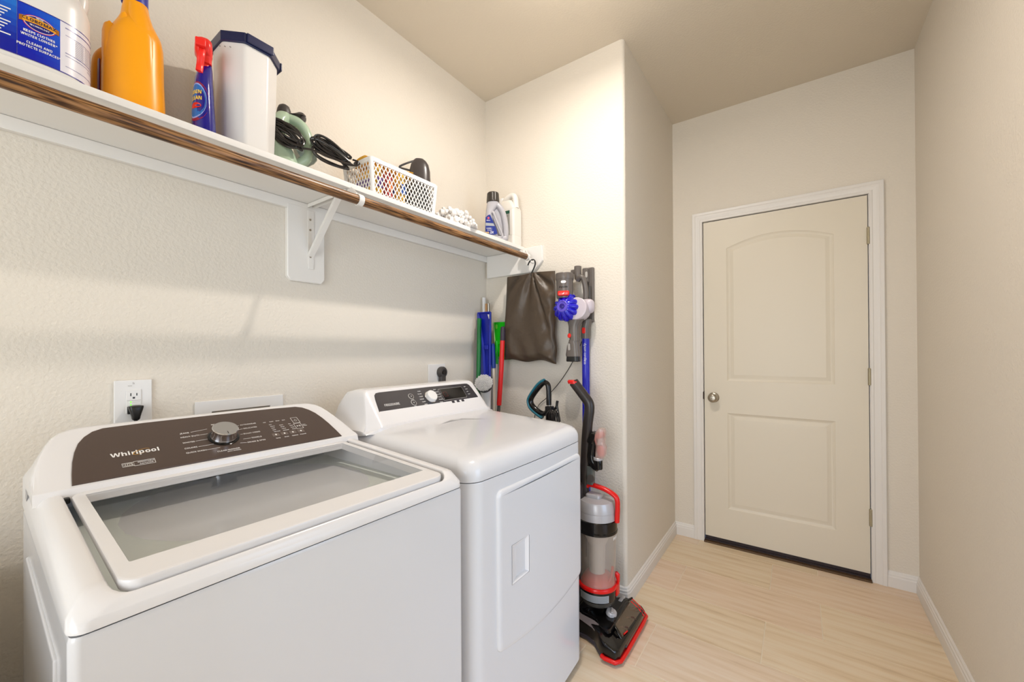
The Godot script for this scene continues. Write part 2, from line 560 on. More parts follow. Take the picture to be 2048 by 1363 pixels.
func make_door() -> void:
	var zf := -D
	# casing, mitred, with stepped face
	var prof := [[0.0, 0.0], [0.0, 0.0095], [0.004, 0.012], [0.012, 0.012], [0.016, 0.0095], [0.027, 0.0125], [0.033, 0.0145], [0.040, 0.0145], [0.044, 0.0175], [0.058, 0.0175], [0.060, 0.0155], [0.060, 0.0]]
	var pv := []
	for q in prof: pv.append(Vector2(q[0], q[1]))
	var xl := 1.050
	var xr := 1.8625
	var yt := 2.0735
	var pts := [[xl, 0.0, -1.0, 0.0], [xl, yt, -1.0, 1.0], [xr, yt, 1.0, 1.0], [xr, 0.0, 1.0, 0.0]]
	var b := MB.new()
	b.sweep(pv, pts, func(i, q): return V(pts[i][0] + pts[i][2] * q.x, pts[i][1] + pts[i][3] * q.x, zf + q.y))
	var trim := struct("trim_1", b, M.trim_white, 25)
	b = MB.new()
	b.box(V(xl - 0.007, yt / 2, zf - 0.06), V(0.013, yt, 0.119)); b.box(V(xr + 0.005, yt / 2, zf - 0.06), V(0.013, yt, 0.119)); b.box(V((xl + xr) / 2, yt + 0.007, zf - 0.06), V(xr - xl + 0.024, 0.013, 0.119))
	b.box(V(xl + 0.004, yt / 2, zf - 0.055), V(0.012, yt, 0.03)); b.box(V(xr - 0.006, yt / 2, zf - 0.055), V(0.012, yt, 0.03)); b.box(V((xl + xr) / 2, yt - 0.005, zf - 0.055), V(xr - xl, 0.012, 0.03))
	part("jamb", b, M.trim_white, trim)
	b = MB.new(); b.box(V(xl + 0.0005, 0.945, zf - 0.012), V(0.003, 0.055, 0.022), 0.001); b.box(V(xl - 0.0035, 0.945, zf + 0.006), V(0.009, 0.05, 0.010), 0.003)
	part("strike_plate", b, mat("dark_bronze", srgb(0.22, 0.15, 0.11), 0.4, 0.6), trim)

	# leaf
	var sl := 1.0541
	var sr := 1.8575
	var sb := 0.0385
	var st := 2.0690
	var z := zf - 0.002
	b = MB.new()
	var up := func(x, y, d): return V(x, y, z + d)
	# panels: outline loops inset by d and sunk by h
	var cut := [[0.0, 0.0], [0.004, -0.0035], [0.014, -0.0075], [0.019, -0.0075], [0.036, -0.0025], [0.040, -0.0015]]
	var NP := 24
	var loop := func(x0, x1, y0, y1, rise, d, hh):
		var r := PackedVector3Array()
		r.append(up.call(x0 + d, y0 + d, hh)); r.append(up.call(x1 - d, y0 + d, hh))
		for k in NP + 1:
			var t := 1.0 - float(k) / NP
			var x = lerpf(x0 + d, x1 - d, t)
			var s = (x - (x0 + x1) / 2) / ((x1 - x0) / 2)
			r.append(up.call(x, y1 - d + rise * (1.0 - s * s), hh))
		return r
	var px0 := 1.186
	var px1 := 1.7165
	var panels := [[1.044, 1.884, 0.060], [0.234, 0.840, 0.0]]
	for p in panels:
		var rings := []
		for q in cut: rings.append(loop.call(px0, px1, p[0], p[1], p[2], q[0], q[1]))
		var pb := MB.new()
		pb.skin(rings, true, false, true)
		p.append(pb)
	var fq := func(x0, y0, x1, y1): b.quad(up.call(x0, y0, 0), up.call(x1, y0, 0), up.call(x1, y1, 0), up.call(x0, y1, 0))
	fq.call(sl, sb, px0, st); fq.call(px1, sb, sr, st)
	fq.call(px0, sb, px1, 0.234); fq.call(px0, 0.840, px1, 1.044)
	for k in NP:
		var xa := lerpf(px0, px1, float(k) / NP)
		var xb := lerpf(px0, px1, float(k + 1) / NP)
		var ya: float = 1.884 + 0.060 * (1.0 - pow((xa - 1.45125) / 0.26525, 2))
		var yb: float = 1.884 + 0.060 * (1.0 - pow((xb - 1.45125) / 0.26525, 2))
		b.quad(up.call(xa, ya, 0), up.call(xb, yb, 0), up.call(xb, st, 0), up.call(xa, st, 0))
	b.box(V((sl + sr) / 2, (sb + st) / 2, z - 0.0215), V(sr - sl, st - sb, 0.025))
	for e in [[sl, sb, sl, st], [sr, sb, sr, st], [sl, sb, sr, sb], [sl, st, sr, st]]:
		b.quad(up.call(e[0], e[1], 0), up.call(e[2], e[3], 0), up.call(e[2], e[3], -0.012), up.call(e[0], e[1], -0.012))
	var leaf := struct("door_1", b, M.door_paint, 30)
	for p in panels: part("panel", p[3], M.door_paint, leaf, "", 25)
	for hy in [1.849, 1.093, 0.341]:
		b = MB.new()
		b.lathe([Vector2(0.0075, -0.045), Vector2(0.0075, -0.030), Vector2(0.0069, -0.0298), Vector2(0.0069, -0.0285), Vector2(0.0075, -0.0283), Vector2(0.0075, 0.0283), Vector2(0.0069, 0.0285), Vector2(0.0069, 0.0298), Vector2(0.0075, 0.030), Vector2(0.0075, 0.043), Vector2(0.005, 0.046)], 14, T(V(1.8605, hy, zf + 0.006)))
		b.box(V(1.8605, hy, zf - 0.006), V(0.003, 0.088, 0.02))
		part("hinge", b, M.hinge_tan, leaf)
	b = MB.new()
	b.lathe([Vector2(0.032, 0), Vector2(0.032, 0.004), Vector2(0.026, 0.009), Vector2(0.014, 0.012), Vector2(0.012, 0.028), Vector2(0.020, 0.033), Vector2(0.0275, 0.042), Vector2(0.0285, 0.051), Vector2(0.0255, 0.060), Vector2(0.018, 0.065), Vector2(0.009, 0.0655), Vector2(0.0, 0.0655)], 28, T(V(1.109, 0.935, z), V(90, 0, 0)))
	var knob := part("door_knob", b, M.nickel, leaf, "satin nickel door knob")
	b = MB.new(); b.lathe([Vector2(0.0065, 0), Vector2(0.0065, 0.003), Vector2(0.005, 0.004)], 12, T(V(1.109, 0.935, z + 0.065), V(90, 0, 0)))
	part("thumb_turn", b, M.nickel, knob)
	b = MB.new(); b.box(V((sl + sr) / 2, 0.028, z - 0.012), V(sr - sl, 0.022, 0.02), 0.003); b.box(V((sl + sr) / 2, 0.0125, z - 0.004), V(sr - sl, 0.009, 0.012), 0.003)
	part("door_sweep", b, M.sweep_dark, leaf)
	b = MB.new(); b.box(V((sl + sr) / 2, 0.004, zf - 0.03), V(sr - sl + 0.01, 0.012, 0.11), 0.003)
	part("threshold", b, M.threshold_brown, trim)

func make_lamp() -> void:
	# flush dome on the ceiling, above the frame
	var at := V(0.94, H, 0.70)
	var o := thing("ceiling_light", "flush round ceiling light with a white dome, above the appliances", "light", at)
	var b := MB.new(); b.lathe([Vector2(0.15, 0.0), Vector2(0.15, -0.02), Vector2(0.14, -0.03)], 32)
	part("base", b, M.white_plastic, o)
	var em := mat("lamp_glow", srgb(1, 0.96, 0.9), 0.4)
	em.emission_enabled = true
	em.emission = srgb(1.0, 0.9, 0.76)
	em.emission_energy_multiplier = 1.2
	b = MB.new(); b.lathe([Vector2(0.135, -0.03), Vector2(0.125, -0.05), Vector2(0.10, -0.068), Vector2(0.05, -0.082), Vector2(0.0, -0.085)], 32, Transform3D.IDENTITY, false)
	part("lamp_shade", b, em, o)
	var l := OmniLight3D.new()
	l.name = "ceiling_light_bulb"
	l.light_color = LAMP_COLOR
	l.light_energy = BULB
	l.light_size = 0.035
	l.omni_range = 8.0
	l.omni_attenuation = 2.0
	l.shadow_enabled = true
	l.position = at + V(0, -0.155, 0)
	add_child(l)
	# most of the lamp's light leaves its face downwards
	var d := AreaLight3D.new()
	d.name = "ceiling_light_face"
	d.area_size = Vector2(0.05, 0.05)
	d.light_color = l.light_color
	d.light_energy = LAMP
	d.area_range = 8.0
	d.area_attenuation = 2.0
	d.shadow_enabled = true
	d.transform = Transform3D(Basis(Vector3.RIGHT, -PI / 2), at + V(0, -0.092, 0))
	add_child(d)

func make_shelf() -> void:
	var wm: Material = M.shelf_white
	var o := thing("laundry_shelf", "long white painted wall shelf above the washer and dryer", "shelf", V(0, 0, 0))
	var b := MB.new(); b.box(V(0.143, SY - 0.0095, (ZF + 0.002) / 2), V(0.284, 0.019, ZF - 0.004), 0.0015)
	part("shelf_board", b, wm, o)
	b = MB.new(); b.box(V(0.009, 1.7985, ZF / 2), V(0.018, 0.034, ZF - 0.004), 0.002)
	part("cleat", b, wm, o)
	b = MB.new()
	b.prism(poly([1.064, 1.800, 1.064, 1.527, 1.078, 1.511, 1.196, 1.511, 1.211, 1.527, 1.211, 1.800]), 0.0185, Transform3D(Basis(V(0, 0, 1), V(0, 1, 0), V(1, 0, 0)), V(0.0005, 0, 0)), 0.003)
	part("backing_board", b, wm, o)
	b = MB.new()
	b.prism(poly([0.018, 1.8155, 0.286, 1.8155, 0.286, 1.826, 0.409, 1.826, 0.409, 1.742, 0.352, 1.683, 0.018, 1.683]), 0.018, T(V(0, 0, 0.0005)), 0.003)
	part("backing_board", b, wm, o)
	b = MB.new(); b.tube([V(0.335, 1.7625, 0.052), V(0.335, 1.7625, 0.7), V(0.335, 1.7625, 1.4), V(0.335, 1.7625, ZF - 0.002)], 0.016, 20)
	var rod := part("clothes_rod", b, M.stained_wood)
	tag(rod, "round dark stained wooden hanging rod under the shelf edge", "rod")
	var sk := thing("rod_hook_end", "white steel hook carrying the far end of the wooden rod", "hook", V(0.335, 1.7625, 0.0188))
	b = MB.new(); rod_ring(b, V(0, 0, 0.045)); b.box(V(-0.034, 0.040, 0.024), V(0.020, 0.005, 0.048), 0.0015); b.box(V(-0.024, 0.030, 0.045), V(0.020, 0.022, 0.019), 0.002); part("strap", b, wm, sk)
	for k in 1:
		var z: float = [1.122][k]
		var br := thing("shelf_bracket", "white steel shelf and rod bracket in the middle of the shelf", "bracket", V(0.019, 1.60, z))
		var at := br.position
		b = MB.new(); b.box(V(0.0015, 0.085, 0), V(0.003, 0.21, 0.025), 0.001); part("mounting_plate", b, wm, br)
		for sy in [0.155, 0.115, 0.01]:
			b = MB.new(); b.lathe([Vector2(0.0045, 0), Vector2(0.004, 0.0015), Vector2(0, 0.002)], 10, T(V(0.0028, sy, 0.003), V(0, 0, -90))); part("screw", b, M.nickel, br)
		b = MB.new(); b.box(V(0.125, 0.2135, 0), V(0.25, 0.003, 0.025), 0.001); b.box(V(0.125, 0.207, 0.011), V(0.25, 0.012, 0.002)); b.box(V(0.125, 0.207, -0.011), V(0.25, 0.012, 0.002)); part("arm", b, wm, br)
		b = MB.new()
		var p0 := V(0.004, 0.012, 0)
		var p1 := V(0.205, 0.208, 0)
		var ang := rad_to_deg(atan2(p1.y - p0.y, p1.x - p0.x))
		var bs := T(Vector3.ZERO, V(0, 0, ang)).basis
		b.box((p0 + p1) / 2, V(p0.distance_to(p1), 0.003, 0.021), 0.001, 2, bs)
		b.box((p0 + p1) / 2 + bs * V(0, 0.006, 0.0095), V(p0.distance_to(p1), 0.012, 0.002), 0, 0, bs); b.box((p0 + p1) / 2 + bs * V(0, 0.006, -0.0095), V(p0.distance_to(p1), 0.012, 0.002), 0, 0, bs)
		b.box(V(0.002, -0.012, 0), V(0.004, 0.05, 0.021), 0.0015)
		part("brace", b, wm, br)
		b = MB.new()
		rod_ring(b, V(0.335, 1.7625, z) - at)
		b.tube([V(0.245, 0.2125, 0), V(0.268, 0.210, 0), V(0.285, 0.196, 0), V(0.300, 0.183, 0)], 0.0095, 12, 0.25, V(0, 0, 1))
		part("rod_hook", b, wm, br)

func rod_ring(b: MB, c: Vector3) -> void:
	for i in 26:
		var a0 := deg_to_rad(125.0 - 12.0 * i)
		var a1 := deg_to_rad(125.0 - 12.0 * (i + 1))
		var q := []
		for e in [[a0, 0.0168], [a1, 0.0168], [a1, 0.0200], [a0, 0.0200]]: q.append(c + V(cos(e[0]) * e[1], sin(e[0]) * e[1], 0))
		var w := V(0, 0, 0.0095)
		b.quad(q[0] + w, q[1] + w, q[2] + w, q[3] + w); b.quad(q[0] - w, q[3] - w, q[2] - w, q[1] - w)
		b.quad(q[3] + w, q[2] + w, q[2] - w, q[3] - w); b.quad(q[0] + w, q[0] - w, q[1] - w, q[1] + w)
	b.box(c + V(-0.012, 0.020, 0), V(0.016, 0.010, 0.019), 0.002)

# position and frame on a closed ring, s metres along it from its point nearest the direction a0 (turning towards -a)
func along(r: PackedVector3Array, a0: float, s: float) -> Transform3D:
	var mid := Vector3.ZERO
	for p in r: mid += p
	mid /= r.size()
	var best := 0
	for k in r.size():
		if (r[k] - mid).normalized().dot(V(cos(a0), 0, sin(a0))) > (r[best] - mid).normalized().dot(V(cos(a0), 0, sin(a0))): best = k
	var k := best
	var n := r.size()
	while s < 0.0:
		var e := r[k].distance_to(r[(k + 1) % n])
		s += e
		k = (k + 1) % n
	while true:
		var m := (k + n - 1) % n
		var e := r[k].distance_to(r[m])
		if s <= e:
			var t := (r[m] - r[k]).normalized()
			var p := r[k].lerp(r[m], s / e)
			return Transform3D(Basis(t, Vector3.UP, t.cross(Vector3.UP)), p)
		s -= e
		k = m
	return Transform3D.IDENTITY

func wrap_text(b: MB, text: String, h: float, ring_at: Callable, a0: float, s0: float, y: float, align := 0, wide := 1.0, lift := 0.0012) -> void:
	var p := letters(text, h, align, "Droid Sans|bold", 0.0003, wide)
	var r: PackedVector3Array = ring_at.call(y)
	var cache := {}
	for i in range(0, p.size(), 3):
		var q := []
		for k in 3:
			var v := p[i + k]
			var key := int(round((s0 + v.x) * 2000.0))
			if not cache.has(key): cache[key] = along(r, a0, s0 + v.x)
			var f: Transform3D = cache[key]
			q.append(V(f.origin.x, y + v.y, f.origin.z) + f.basis.z * (lift + v.z))
		b.tri(q[0], q[1], q[2])

# curved label patch on a ring body from s0 to s1 and y0 to y1
func patch(b: MB, ring_at: Callable, a0: float, s0: float, s1: float, y0: float, y1: float, lift := 0.0008, ns := 14, ny := 6, tint = null) -> void:
	for j in ny:
		var ya := lerpf(y0, y1, float(j) / ny)
		var yb := lerpf(y0, y1, float(j + 1) / ny)
		var ra: PackedVector3Array = ring_at.call(ya)
		var rb: PackedVector3Array = ring_at.call(yb)
		for i in ns:
			var sa := lerpf(s0, s1, float(i) / ns)
			var sb := lerpf(s0, s1, float(i + 1) / ns)
			var f := [along(ra, a0, sa), along(ra, a0, sb), along(rb, a0, sb), along(rb, a0, sa)]
			var q := []
			for x: Transform3D in f: q.append(x.origin + x.basis.z * lift)
			if tint != null:
				b.colored = true
				b.tint = tint.call((i + 0.5) / ns, (j + 0.5) / ny)
			b.quad(q[0], q[1], q[2], q[3])

func lin(c: Color) -> Color:
	return c.srgb_to_linear()

func make_shelf_goods() -> void:
	var b: MB
	# --- bleach jug ---
	var o := thing("bleach_jug", "large white bleach jug with a blue label, nearest end of the shelf", "jug", V(0.185, SY, 1.862))
	var jug := func(y: float) -> PackedVector3Array:
		var k := 1.0
		if y < 0.012: k = 1.0 - 0.05 * pow(1.0 - y / 0.012, 2)
		elif y > 0.175: k = 1.0 - 0.75 * pow((y - 0.175) / 0.14, 1.35)
		return ring(0, y, 0, 0.084 * k, 0.105 * k, 2.9, 64)
	b = MB.new()
	var rings := []
	for y in [0.0, 0.003, 0.006, 0.012, 0.02, 0.06, 0.12, 0.165, 0.175, 0.185, 0.20, 0.215, 0.23, 0.245, 0.26, 0.275]: rings.append(jug.call(y))
	b.skin(rings)
	part("body", b, M.white_plastic, o)
	b = MB.new(); b.tube(smooth([V(0, 0.20, -0.085), V(0, 0.245, -0.09), V(0, 0.285, -0.06), V(0, 0.30, -0.02)], 6), 0.015, 12); part("handle", b, M.white_plastic, o)
	b = MB.new(); b.lathe([Vector2(0.024, 0.27), Vector2(0.026, 0.272), Vector2(0.026, 0.30), Vector2(0.022, 0.306)], 24); part("cap", b, mat("bleach_cap", srgb(0.05, 0.12, 0.55), 0.35), o, "blue cap")
	var vm := mat("printed_label", Color.WHITE, 0.28)
	vm.vertex_color_use_as_albedo = true
	b = MB.new()
	var blue := func(i, j): return lin(srgb(0.02, 0.10, 0.66).lerp(srgb(0.04, 0.42, 0.86), clampf(i * 0.55 + j * 0.6 - 0.25, 0, 1)))
	var blue2 := func(i, j): return lin(srgb(0.02, 0.10, 0.60).lerp(srgb(0.16, 0.58, 0.90), clampf(i * 0.2 + j * 0.9 - 0.35, 0, 1)))
	patch(b, jug, 0.0, -0.010, 0.050, 0.018, 0.128, 0.0008, 12, 8, blue)
	patch(b, jug, 0.0, -0.092, -0.0105, 0.018, 0.128, 0.0008, 12, 8, blue2)
	patch(b, jug, 0.0, 0.050, 0.19, 0.018, 0.128, 0.0008, 16, 4, func(_i, _j): return lin(srgb(0.90, 0.89, 0.92)))
	patch(b, jug, 0.0, -0.092, 0.19, 0.0165, 0.0185, 0.0011, 30, 1, func(_i, _j): return lin(srgb(0.18, 0.12, 0.55)))
	patch(b, jug, 0.0, -0.092, 0.19, 0.1275, 0.1292, 0.0011, 30, 1, func(_i, _j): return lin(srgb(0.18, 0.12, 0.55)))
	for e in [[0.116, 0.0020, 0.13], [0.110, 0.0035, 0.05], [0.101, 0.0010, 0.13], [0.062, 0.0015, 0.13], [0.056, 0.001, 0.13], [0.050, 0.001, 0.085], [0.040, 0.0040, 0.05], [0.033, 0.001, 0.13], [0.026, 0.0040, 0.06]]:
		patch(b, jug, 0.0, 0.188 - e[2], 0.188, e[0], e[0] + e[1], 0.0012, 10, 1, func(_i, _j): return lin(srgb(0.16, 0.13, 0.52)))
	for k in 9: patch(b, jug, 0.0, 0.075, 0.186, 0.066 + 0.0039 * k, 0.0672 + 0.0039 * k, 0.0012, 8, 1, func(_i, _j): return lin(srgb(0.62, 0.61, 0.68)))
	part("label", b, vm, o, "blue and white printed label")
	# emblem: dark oval with a red rim and a gold ribbon
	b = MB.new(); b.colored = true
	var oval := func(s: float, y: float, rs: float, ry: float, col: Color, lift: float):
		b.tint = lin(col)
		for k in 28:
			var q := []
			for e in [[0.0, 0.0], [rs * cos(TAU * k / 28), ry * sin(TAU * k / 28)], [rs * cos(TAU * (k + 1) / 28), ry * sin(TAU * (k + 1) / 28)]]:
				var f := along(jug.call(y), 0.0, s + e[0])
				q.append(V(f.origin.x, y + e[1], f.origin.z) + f.basis.z * lift)
			b.tri(q[0], q[1], q[2])
	oval.call(0.020, 0.0955, 0.0235, 0.0165, srgb(0.80, 0.12, 0.12), 0.0011)
	oval.call(0.020, 0.0955, 0.0222, 0.0152, srgb(0.85, 0.86, 0.95), 0.0013)
	oval.call(0.020, 0.0955, 0.0210, 0.0140, srgb(0.10, 0.10, 0.48), 0.0015)
	for k in 12:
		var sa := -0.008 + 0.056 * k / 12.0
		var sb := -0.008 + 0.056 * (k + 1) / 12.0
		var cy := func(s): return 0.0960 + 0.004 * (1.0 - pow((s - 0.020) / 0.028, 2))
		var q := []
		for e in [[sa, -0.0055], [sb, -0.0055], [sb, 0.0055], [sa, 0.0055]]:
			var f := along(jug.call(0.0955), 0.0, e[0])
			q.append(V(f.origin.x, cy.call(e[0]) + e[1], f.origin.z) + f.basis.z * 0.0018)
		b.tint = lin(srgb(0.90, 0.62, 0.14) if k > 0 and k < 11 else srgb(0.66, 0.40, 0.08))
		b.quad(q[0], q[1], q[2], q[3])
	part("emblem", b, vm, o, "gold ribbon emblem", 20)
	b = MB.new(); wrap_text(b, "CLOROMAX", 0.0062, jug, 0.0, 0.020, 0.0995, 0, 1.0, 0.0021); part("lettering", b, mat("ink_dark", srgb(0.10, 0.08, 0.22), 0.5), o, "", 1)
	b = MB.new()
	wrap_text(b, "WITH", 0.0028, jug, 0.0, 0.020, 0.1070, 0, 1.0, 0.002)
	wrap_text(b, "TECHNOLOGY", 0.003, jug, 0.0, 0.020, 0.0895, 0, 1.0, 0.002)
	wrap_text(b, "KEEPS CLOTHES", 0.0050, jug, 0.0, 0.020, 0.0740, 0, 0.86)
	wrap_text(b, "WHITER LONGER*", 0.0050, jug, 0.0, 0.020, 0.0658, 0, 0.86)
	wrap_text(b, "CLEANS AND", 0.0050, jug, 0.0, 0.020, 0.0510, 0, 0.86)
	wrap_text(b, "PROTECTS SURFACES*", 0.0050, jug, 0.0, 0.020, 0.0428, 0, 0.86)
	for k in 9: patch(b, jug, 0.0, -0.060, -0.0185 - 0.004 * ((k * 7) % 4), 0.050 + 0.0065 * k, 0.0525 + 0.0065 * k, 0.0013, 5, 1)
	b.colored = false
	part("lettering", b, M.letter_white, o, "", 1)

	# --- detergent jug ---
	o = thing("detergent_jug", "orange detergent jug with a blue cap, beside the bleach jug", "jug", V(0.17, SY, 1.67), deg_to_rad(78.3))
	var om := mat("orange_plastic", srgb(0.98, 0.645, 0.06), 0.32)
	b = MB.new()
	var lobe := func(pts: Array, rz: float):   # [y, centre u, half width]
		var rr := []
		for q in pts: rr.append(ring(q[1], q[0], 0.0, q[2], rz * clampf(q[2] / 0.05, 0.35, 1.0), 2.5, 30))
		b.skin(rr)
	lobe.call([[0.0, 0.0, 0.058], [0.004, 0.0, 0.0605], [0.05, -0.001, 0.0615], [0.12, -0.002, 0.0600], [0.17, -0.001, 0.0585], [0.20, 0.001, 0.0555], [0.222, 0.004, 0.049], [0.245, 0.004, 0.039], [0.265, 0.003, 0.031], [0.285, 0.002, 0.0275], [0.303, 0.002, 0.0245]], 0.056)
	lobe.call([[0.02, -0.040, 0.012], [0.10, -0.042, 0.0185], [0.17, -0.042, 0.0195], [0.205, -0.043, 0.0180], [0.217, -0.045, 0.0135], [0.221, -0.046, 0.004]], 0.100)
	lobe.call([[0.03, -0.016, 0.016], [0.11, -0.016, 0.0215], [0.20, -0.017, 0.0215], [0.240, -0.018, 0.0165], [0.252, -0.019, 0.010], [0.255, -0.019, 0.003]], 0.116)
	lobe.call([[0.03, 0.020, 0.018], [0.10, 0.018, 0.030], [0.20, 0.015, 0.032], [0.25, 0.010, 0.028], [0.292, 0.005, 0.021]], 0.088)
	part("body", b, om, o)
	b = MB.new()
	b.tube(smooth([V(-0.045, 0.195, -0.045), V(-0.066, 0.165, -0.05), V(-0.071, 0.12, -0.05), V(-0.072, 0.06, -0.045), V(-0.06, 0.02, -0.03)], 6), [0.010, 0.0115, 0.012, 0.0125, 0.013, 0.013, 0.013, 0.013, 0.013, 0.013, 0.013, 0.013, 0.013, 0.013, 0.013, 0.013, 0.013, 0.013, 0.013, 0.013, 0.013, 0.013, 0.013, 0.013, 0.012], 12)
	part("handle", b, om, o)
	b = MB.new(); b.prism(rpoly(0.012, 0.085, 0.005), 0.002, T(V(-0.0665, 0.105, -0.022), V(0, -72, -2)), 0.0005); part("label", b, mat("purple_print", srgb(0.36, 0.10, 0.42), 0.35), o, "purple label edge")
	b = MB.new(); b.lathe([Vector2(0.0235, 0.303), Vector2(0.0265, 0.304), Vector2(0.0265, 0.345), Vector2(0.023, 0.352), Vector2(0, 0.353)], 28); part("cap", b, mat("cap_blue", srgb(0.16, 0.18, 0.62), 0.35), o, "blue cap")

	# --- trigger spray bottle ---
	o = thing("spray_bottle", "blue stain remover spray bottle with a red trigger head", "bottle", V(0.205, SY, 1.53), deg_to_rad(72.5))
	var bm := mat("bottle_blue", srgb(0.05, 0.04, 0.50), 0.14)
	bm.clearcoat_enabled = true; bm.clearcoat = 0.6; bm.clearcoat_roughness = 0.1
	b = MB.new(); rings = []
	for q in [[0.0, 0.0, 0.026, 0.040], [0.003, 0.0, 0.0285, 0.043], [0.05, -0.001, 0.0275, 0.042], [0.10, -0.001, 0.0245, 0.040], [0.145, -0.001, 0.0225, 0.037], [0.165, -0.001, 0.0210, 0.034], [0.185, 0.001, 0.019, 0.028], [0.20, 0.003, 0.0165, 0.020], [0.208, 0.004, 0.0145, 0.0155], [0.216, 0.004, 0.0135, 0.0135]]: rings.append(ring(q[1], q[0], 0, q[2], q[3], 2.5, 28))
	b.skin(rings)
	part("body", b, bm, o)
	b = MB.new()
	var sb := func(y: float) -> PackedVector3Array: return ring(-0.001, y, 0, lerpf(0.0292, 0.0216, y / 0.165), lerpf(0.0440, 0.0362, y / 0.165), 2.5, 56)
	b.colored = true
	var disc := func(s: float, y: float, rs: float, ry: float, col: Color, lift: float):
		b.tint = lin(col)
		for k in 24:
			var q := []
			for e in [[0.0, 0.0], [rs * cos(TAU * k / 24), ry * sin(TAU * k / 24)], [rs * cos(TAU * (k + 1) / 24), ry * sin(TAU * (k + 1) / 24)]]:
				var f := along(sb.call(y + e[1]), PI * 0.70, s + e[0])
				q.append(f.origin + f.basis.z * lift)
			b.tri(q[0], q[1], q[2])
	disc.call(0.006, 0.092, 0.032, 0.056, srgb(0.55, 0.08, 0.22), 0.0006)
	disc.call(0.004, 0.094, 0.028, 0.050, srgb(0.60, 0.66, 0.90), 0.0009)
	disc.call(0.004, 0.094, 0.026, 0.046, srgb(0.12, 0.42, 0.72), 0.0012)
	disc.call(0.004, 0.080, 0.017, 0.008, srgb(0.86, 0.16, 0.10), 0.0015)
	part("label", b, vm, o, "round label in red and light blue")
	b = MB.new()
	wrap_text(b, "STAIN", 0.010, sb, PI * 0.70, 0.004, 0.118, 0, 0.8, 0.0016); wrap_text(b, "CLEAN", 0.010, sb, PI * 0.70, 0.004, 0.101, 0, 0.8, 0.0016)
	part("lettering", b, mat("letter_yellow", srgb(0.95, 0.80, 0.30), 0.4), o, "", 1)
	var rm := mat("trigger_red", srgb(0.93, 0.17, 0.14), 0.3)
	b = MB.new(); b.lathe([Vector2(0.0165, 0.196), Vector2(0.0175, 0.198), Vector2(0.0175, 0.214), Vector2(0.0155, 0.220), Vector2(0.012, 0.222)], 24, T(V(0.0, 0, 0))); part("collar", b, rm, o)
	b = MB.new(); rings = []
	for q in [[0.214, 0.001, 0.0165, 0.015], [0.232, 0.0, 0.0175, 0.018], [0.242, -0.001, 0.0205, 0.030], [0.256, -0.001, 0.0205, 0.034], [0.270, 0.000, 0.0185, 0.030], [0.277, 0.001, 0.012, 0.022]]: rings.append(ring(q[1], q[0], 0.006, q[2], q[3], 3.5, 24))
	b.skin(rings)
	part("spray_head", b, rm, o)
	b = MB.new(); b.box(V(-0.008, 0.250, 0.043), V(0.024, 0.022, 0.014), 0.004); part("nozzle", b, rm, o)
	b = MB.new(); b.tube(smooth([V(-0.003, 0.244, 0.030), V(-0.006, 0.222, 0.036), V(-0.009, 0.196, 0.030), V(-0.011, 0.176, 0.033)], 5), 0.0085, 12, 0.55); part("trigger", b, rm, o)

	# --- lidded canister ---
	o = thing("storage_canister", "tall translucent white canister with a navy blue lid", "canister", V(0.16, SY, 1.405))
	var cm := mat("milky_plastic", srgb(0.90, 0.885, 0.87), 0.3)
	cm.backlight_enabled = true; cm.backlight = srgb(0.35, 0.34, 0.33)
	var oct := func(y: float, k: float, c: float) -> PackedVector3Array:
		var hx := 0.086 * k
		var hz := 0.083 * k
		var r := PackedVector3Array()
		for q in [[hx, hz - c], [hx - c, hz], [-hx + c, hz], [-hx, hz - c], [-hx, -hz + c], [-hx + c, -hz], [hx - c, -hz], [hx, -hz + c]]: r.append(V(q[0], y, q[1]))
		return r
	var octr := func(y: float, k: float, c: float) -> PackedVector3Array:   # with softened corners
		var r: PackedVector3Array = oct.call(y, k, c)
		var out := PackedVector3Array()
		for i in 8:
			var p := r[i]
			var a := r[(i + 7) % 8]
			var d := r[(i + 1) % 8]
			var p0 := p.lerp(a, minf(0.3, 0.008 / p.distance_to(a)))
			var p1 := p.lerp(d, minf(0.3, 0.008 / p.distance_to(d)))
			for t in 4: out.append(p0.lerp(p, t / 3.0).lerp(p.lerp(p1, t / 3.0), t / 3.0))
		return out
	b = MB.new()
	b.skin([octr.call(0.0, 0.80, 0.036), octr.call(0.004, 0.83, 0.038), octr.call(0.16, 0.89, 0.041), octr.call(0.30, 0.93, 0.043), octr.call(0.318, 0.935, 0.043), octr.call(0.324, 0.96, 0.044), octr.call(0.328, 0.96, 0.044)])
	part("body", b, cm, o)
	for k in 3:
		b = MB.new(); b.box(V(0.0635 - 0.010 * k, 0.295, 0.0665 + 0.010 * k), V(0.004, 0.0016, 0.004)); part("marking", b, M.letter_grey, o)
	var nm := mat("navy_plastic", srgb(0.07, 0.10, 0.27), 0.3)
	b = MB.new()
	b.skin([oct.call(0.316, 0.985, 0.046), oct.call(0.318, 1.0, 0.046), oct.call(0.338, 1.01, 0.046), oct.call(0.345, 1.0, 0.046), oct.call(0.346, 0.93, 0.043)])
	part("lid", b, nm, o, "navy blue lid", 25)
	b = MB.new(); b.box(V(0.0885, 0.333, -0.005), V(0.006, 0.026, 0.075), 0.0025); part("lid_flap", b, nm, o)
	b = MB.new(); b.box(V(0.0, 0.333, -0.0885), V(0.08, 0.026, 0.006), 0.0025); part("lid_flap", b, nm, o)

	# --- green handheld steam cleaner with its cord ---
	o = thing("steam_cleaner", "pale green handheld steam cleaner with a black cord wound through its handle", "steam cleaner", V(0.13, SY, 1.235), deg_to_rad(63.3))
	var gm := mat("sage_plastic", srgb(0.68, 0.76, 0.66), 0.22)
	b = MB.new(); rings = []
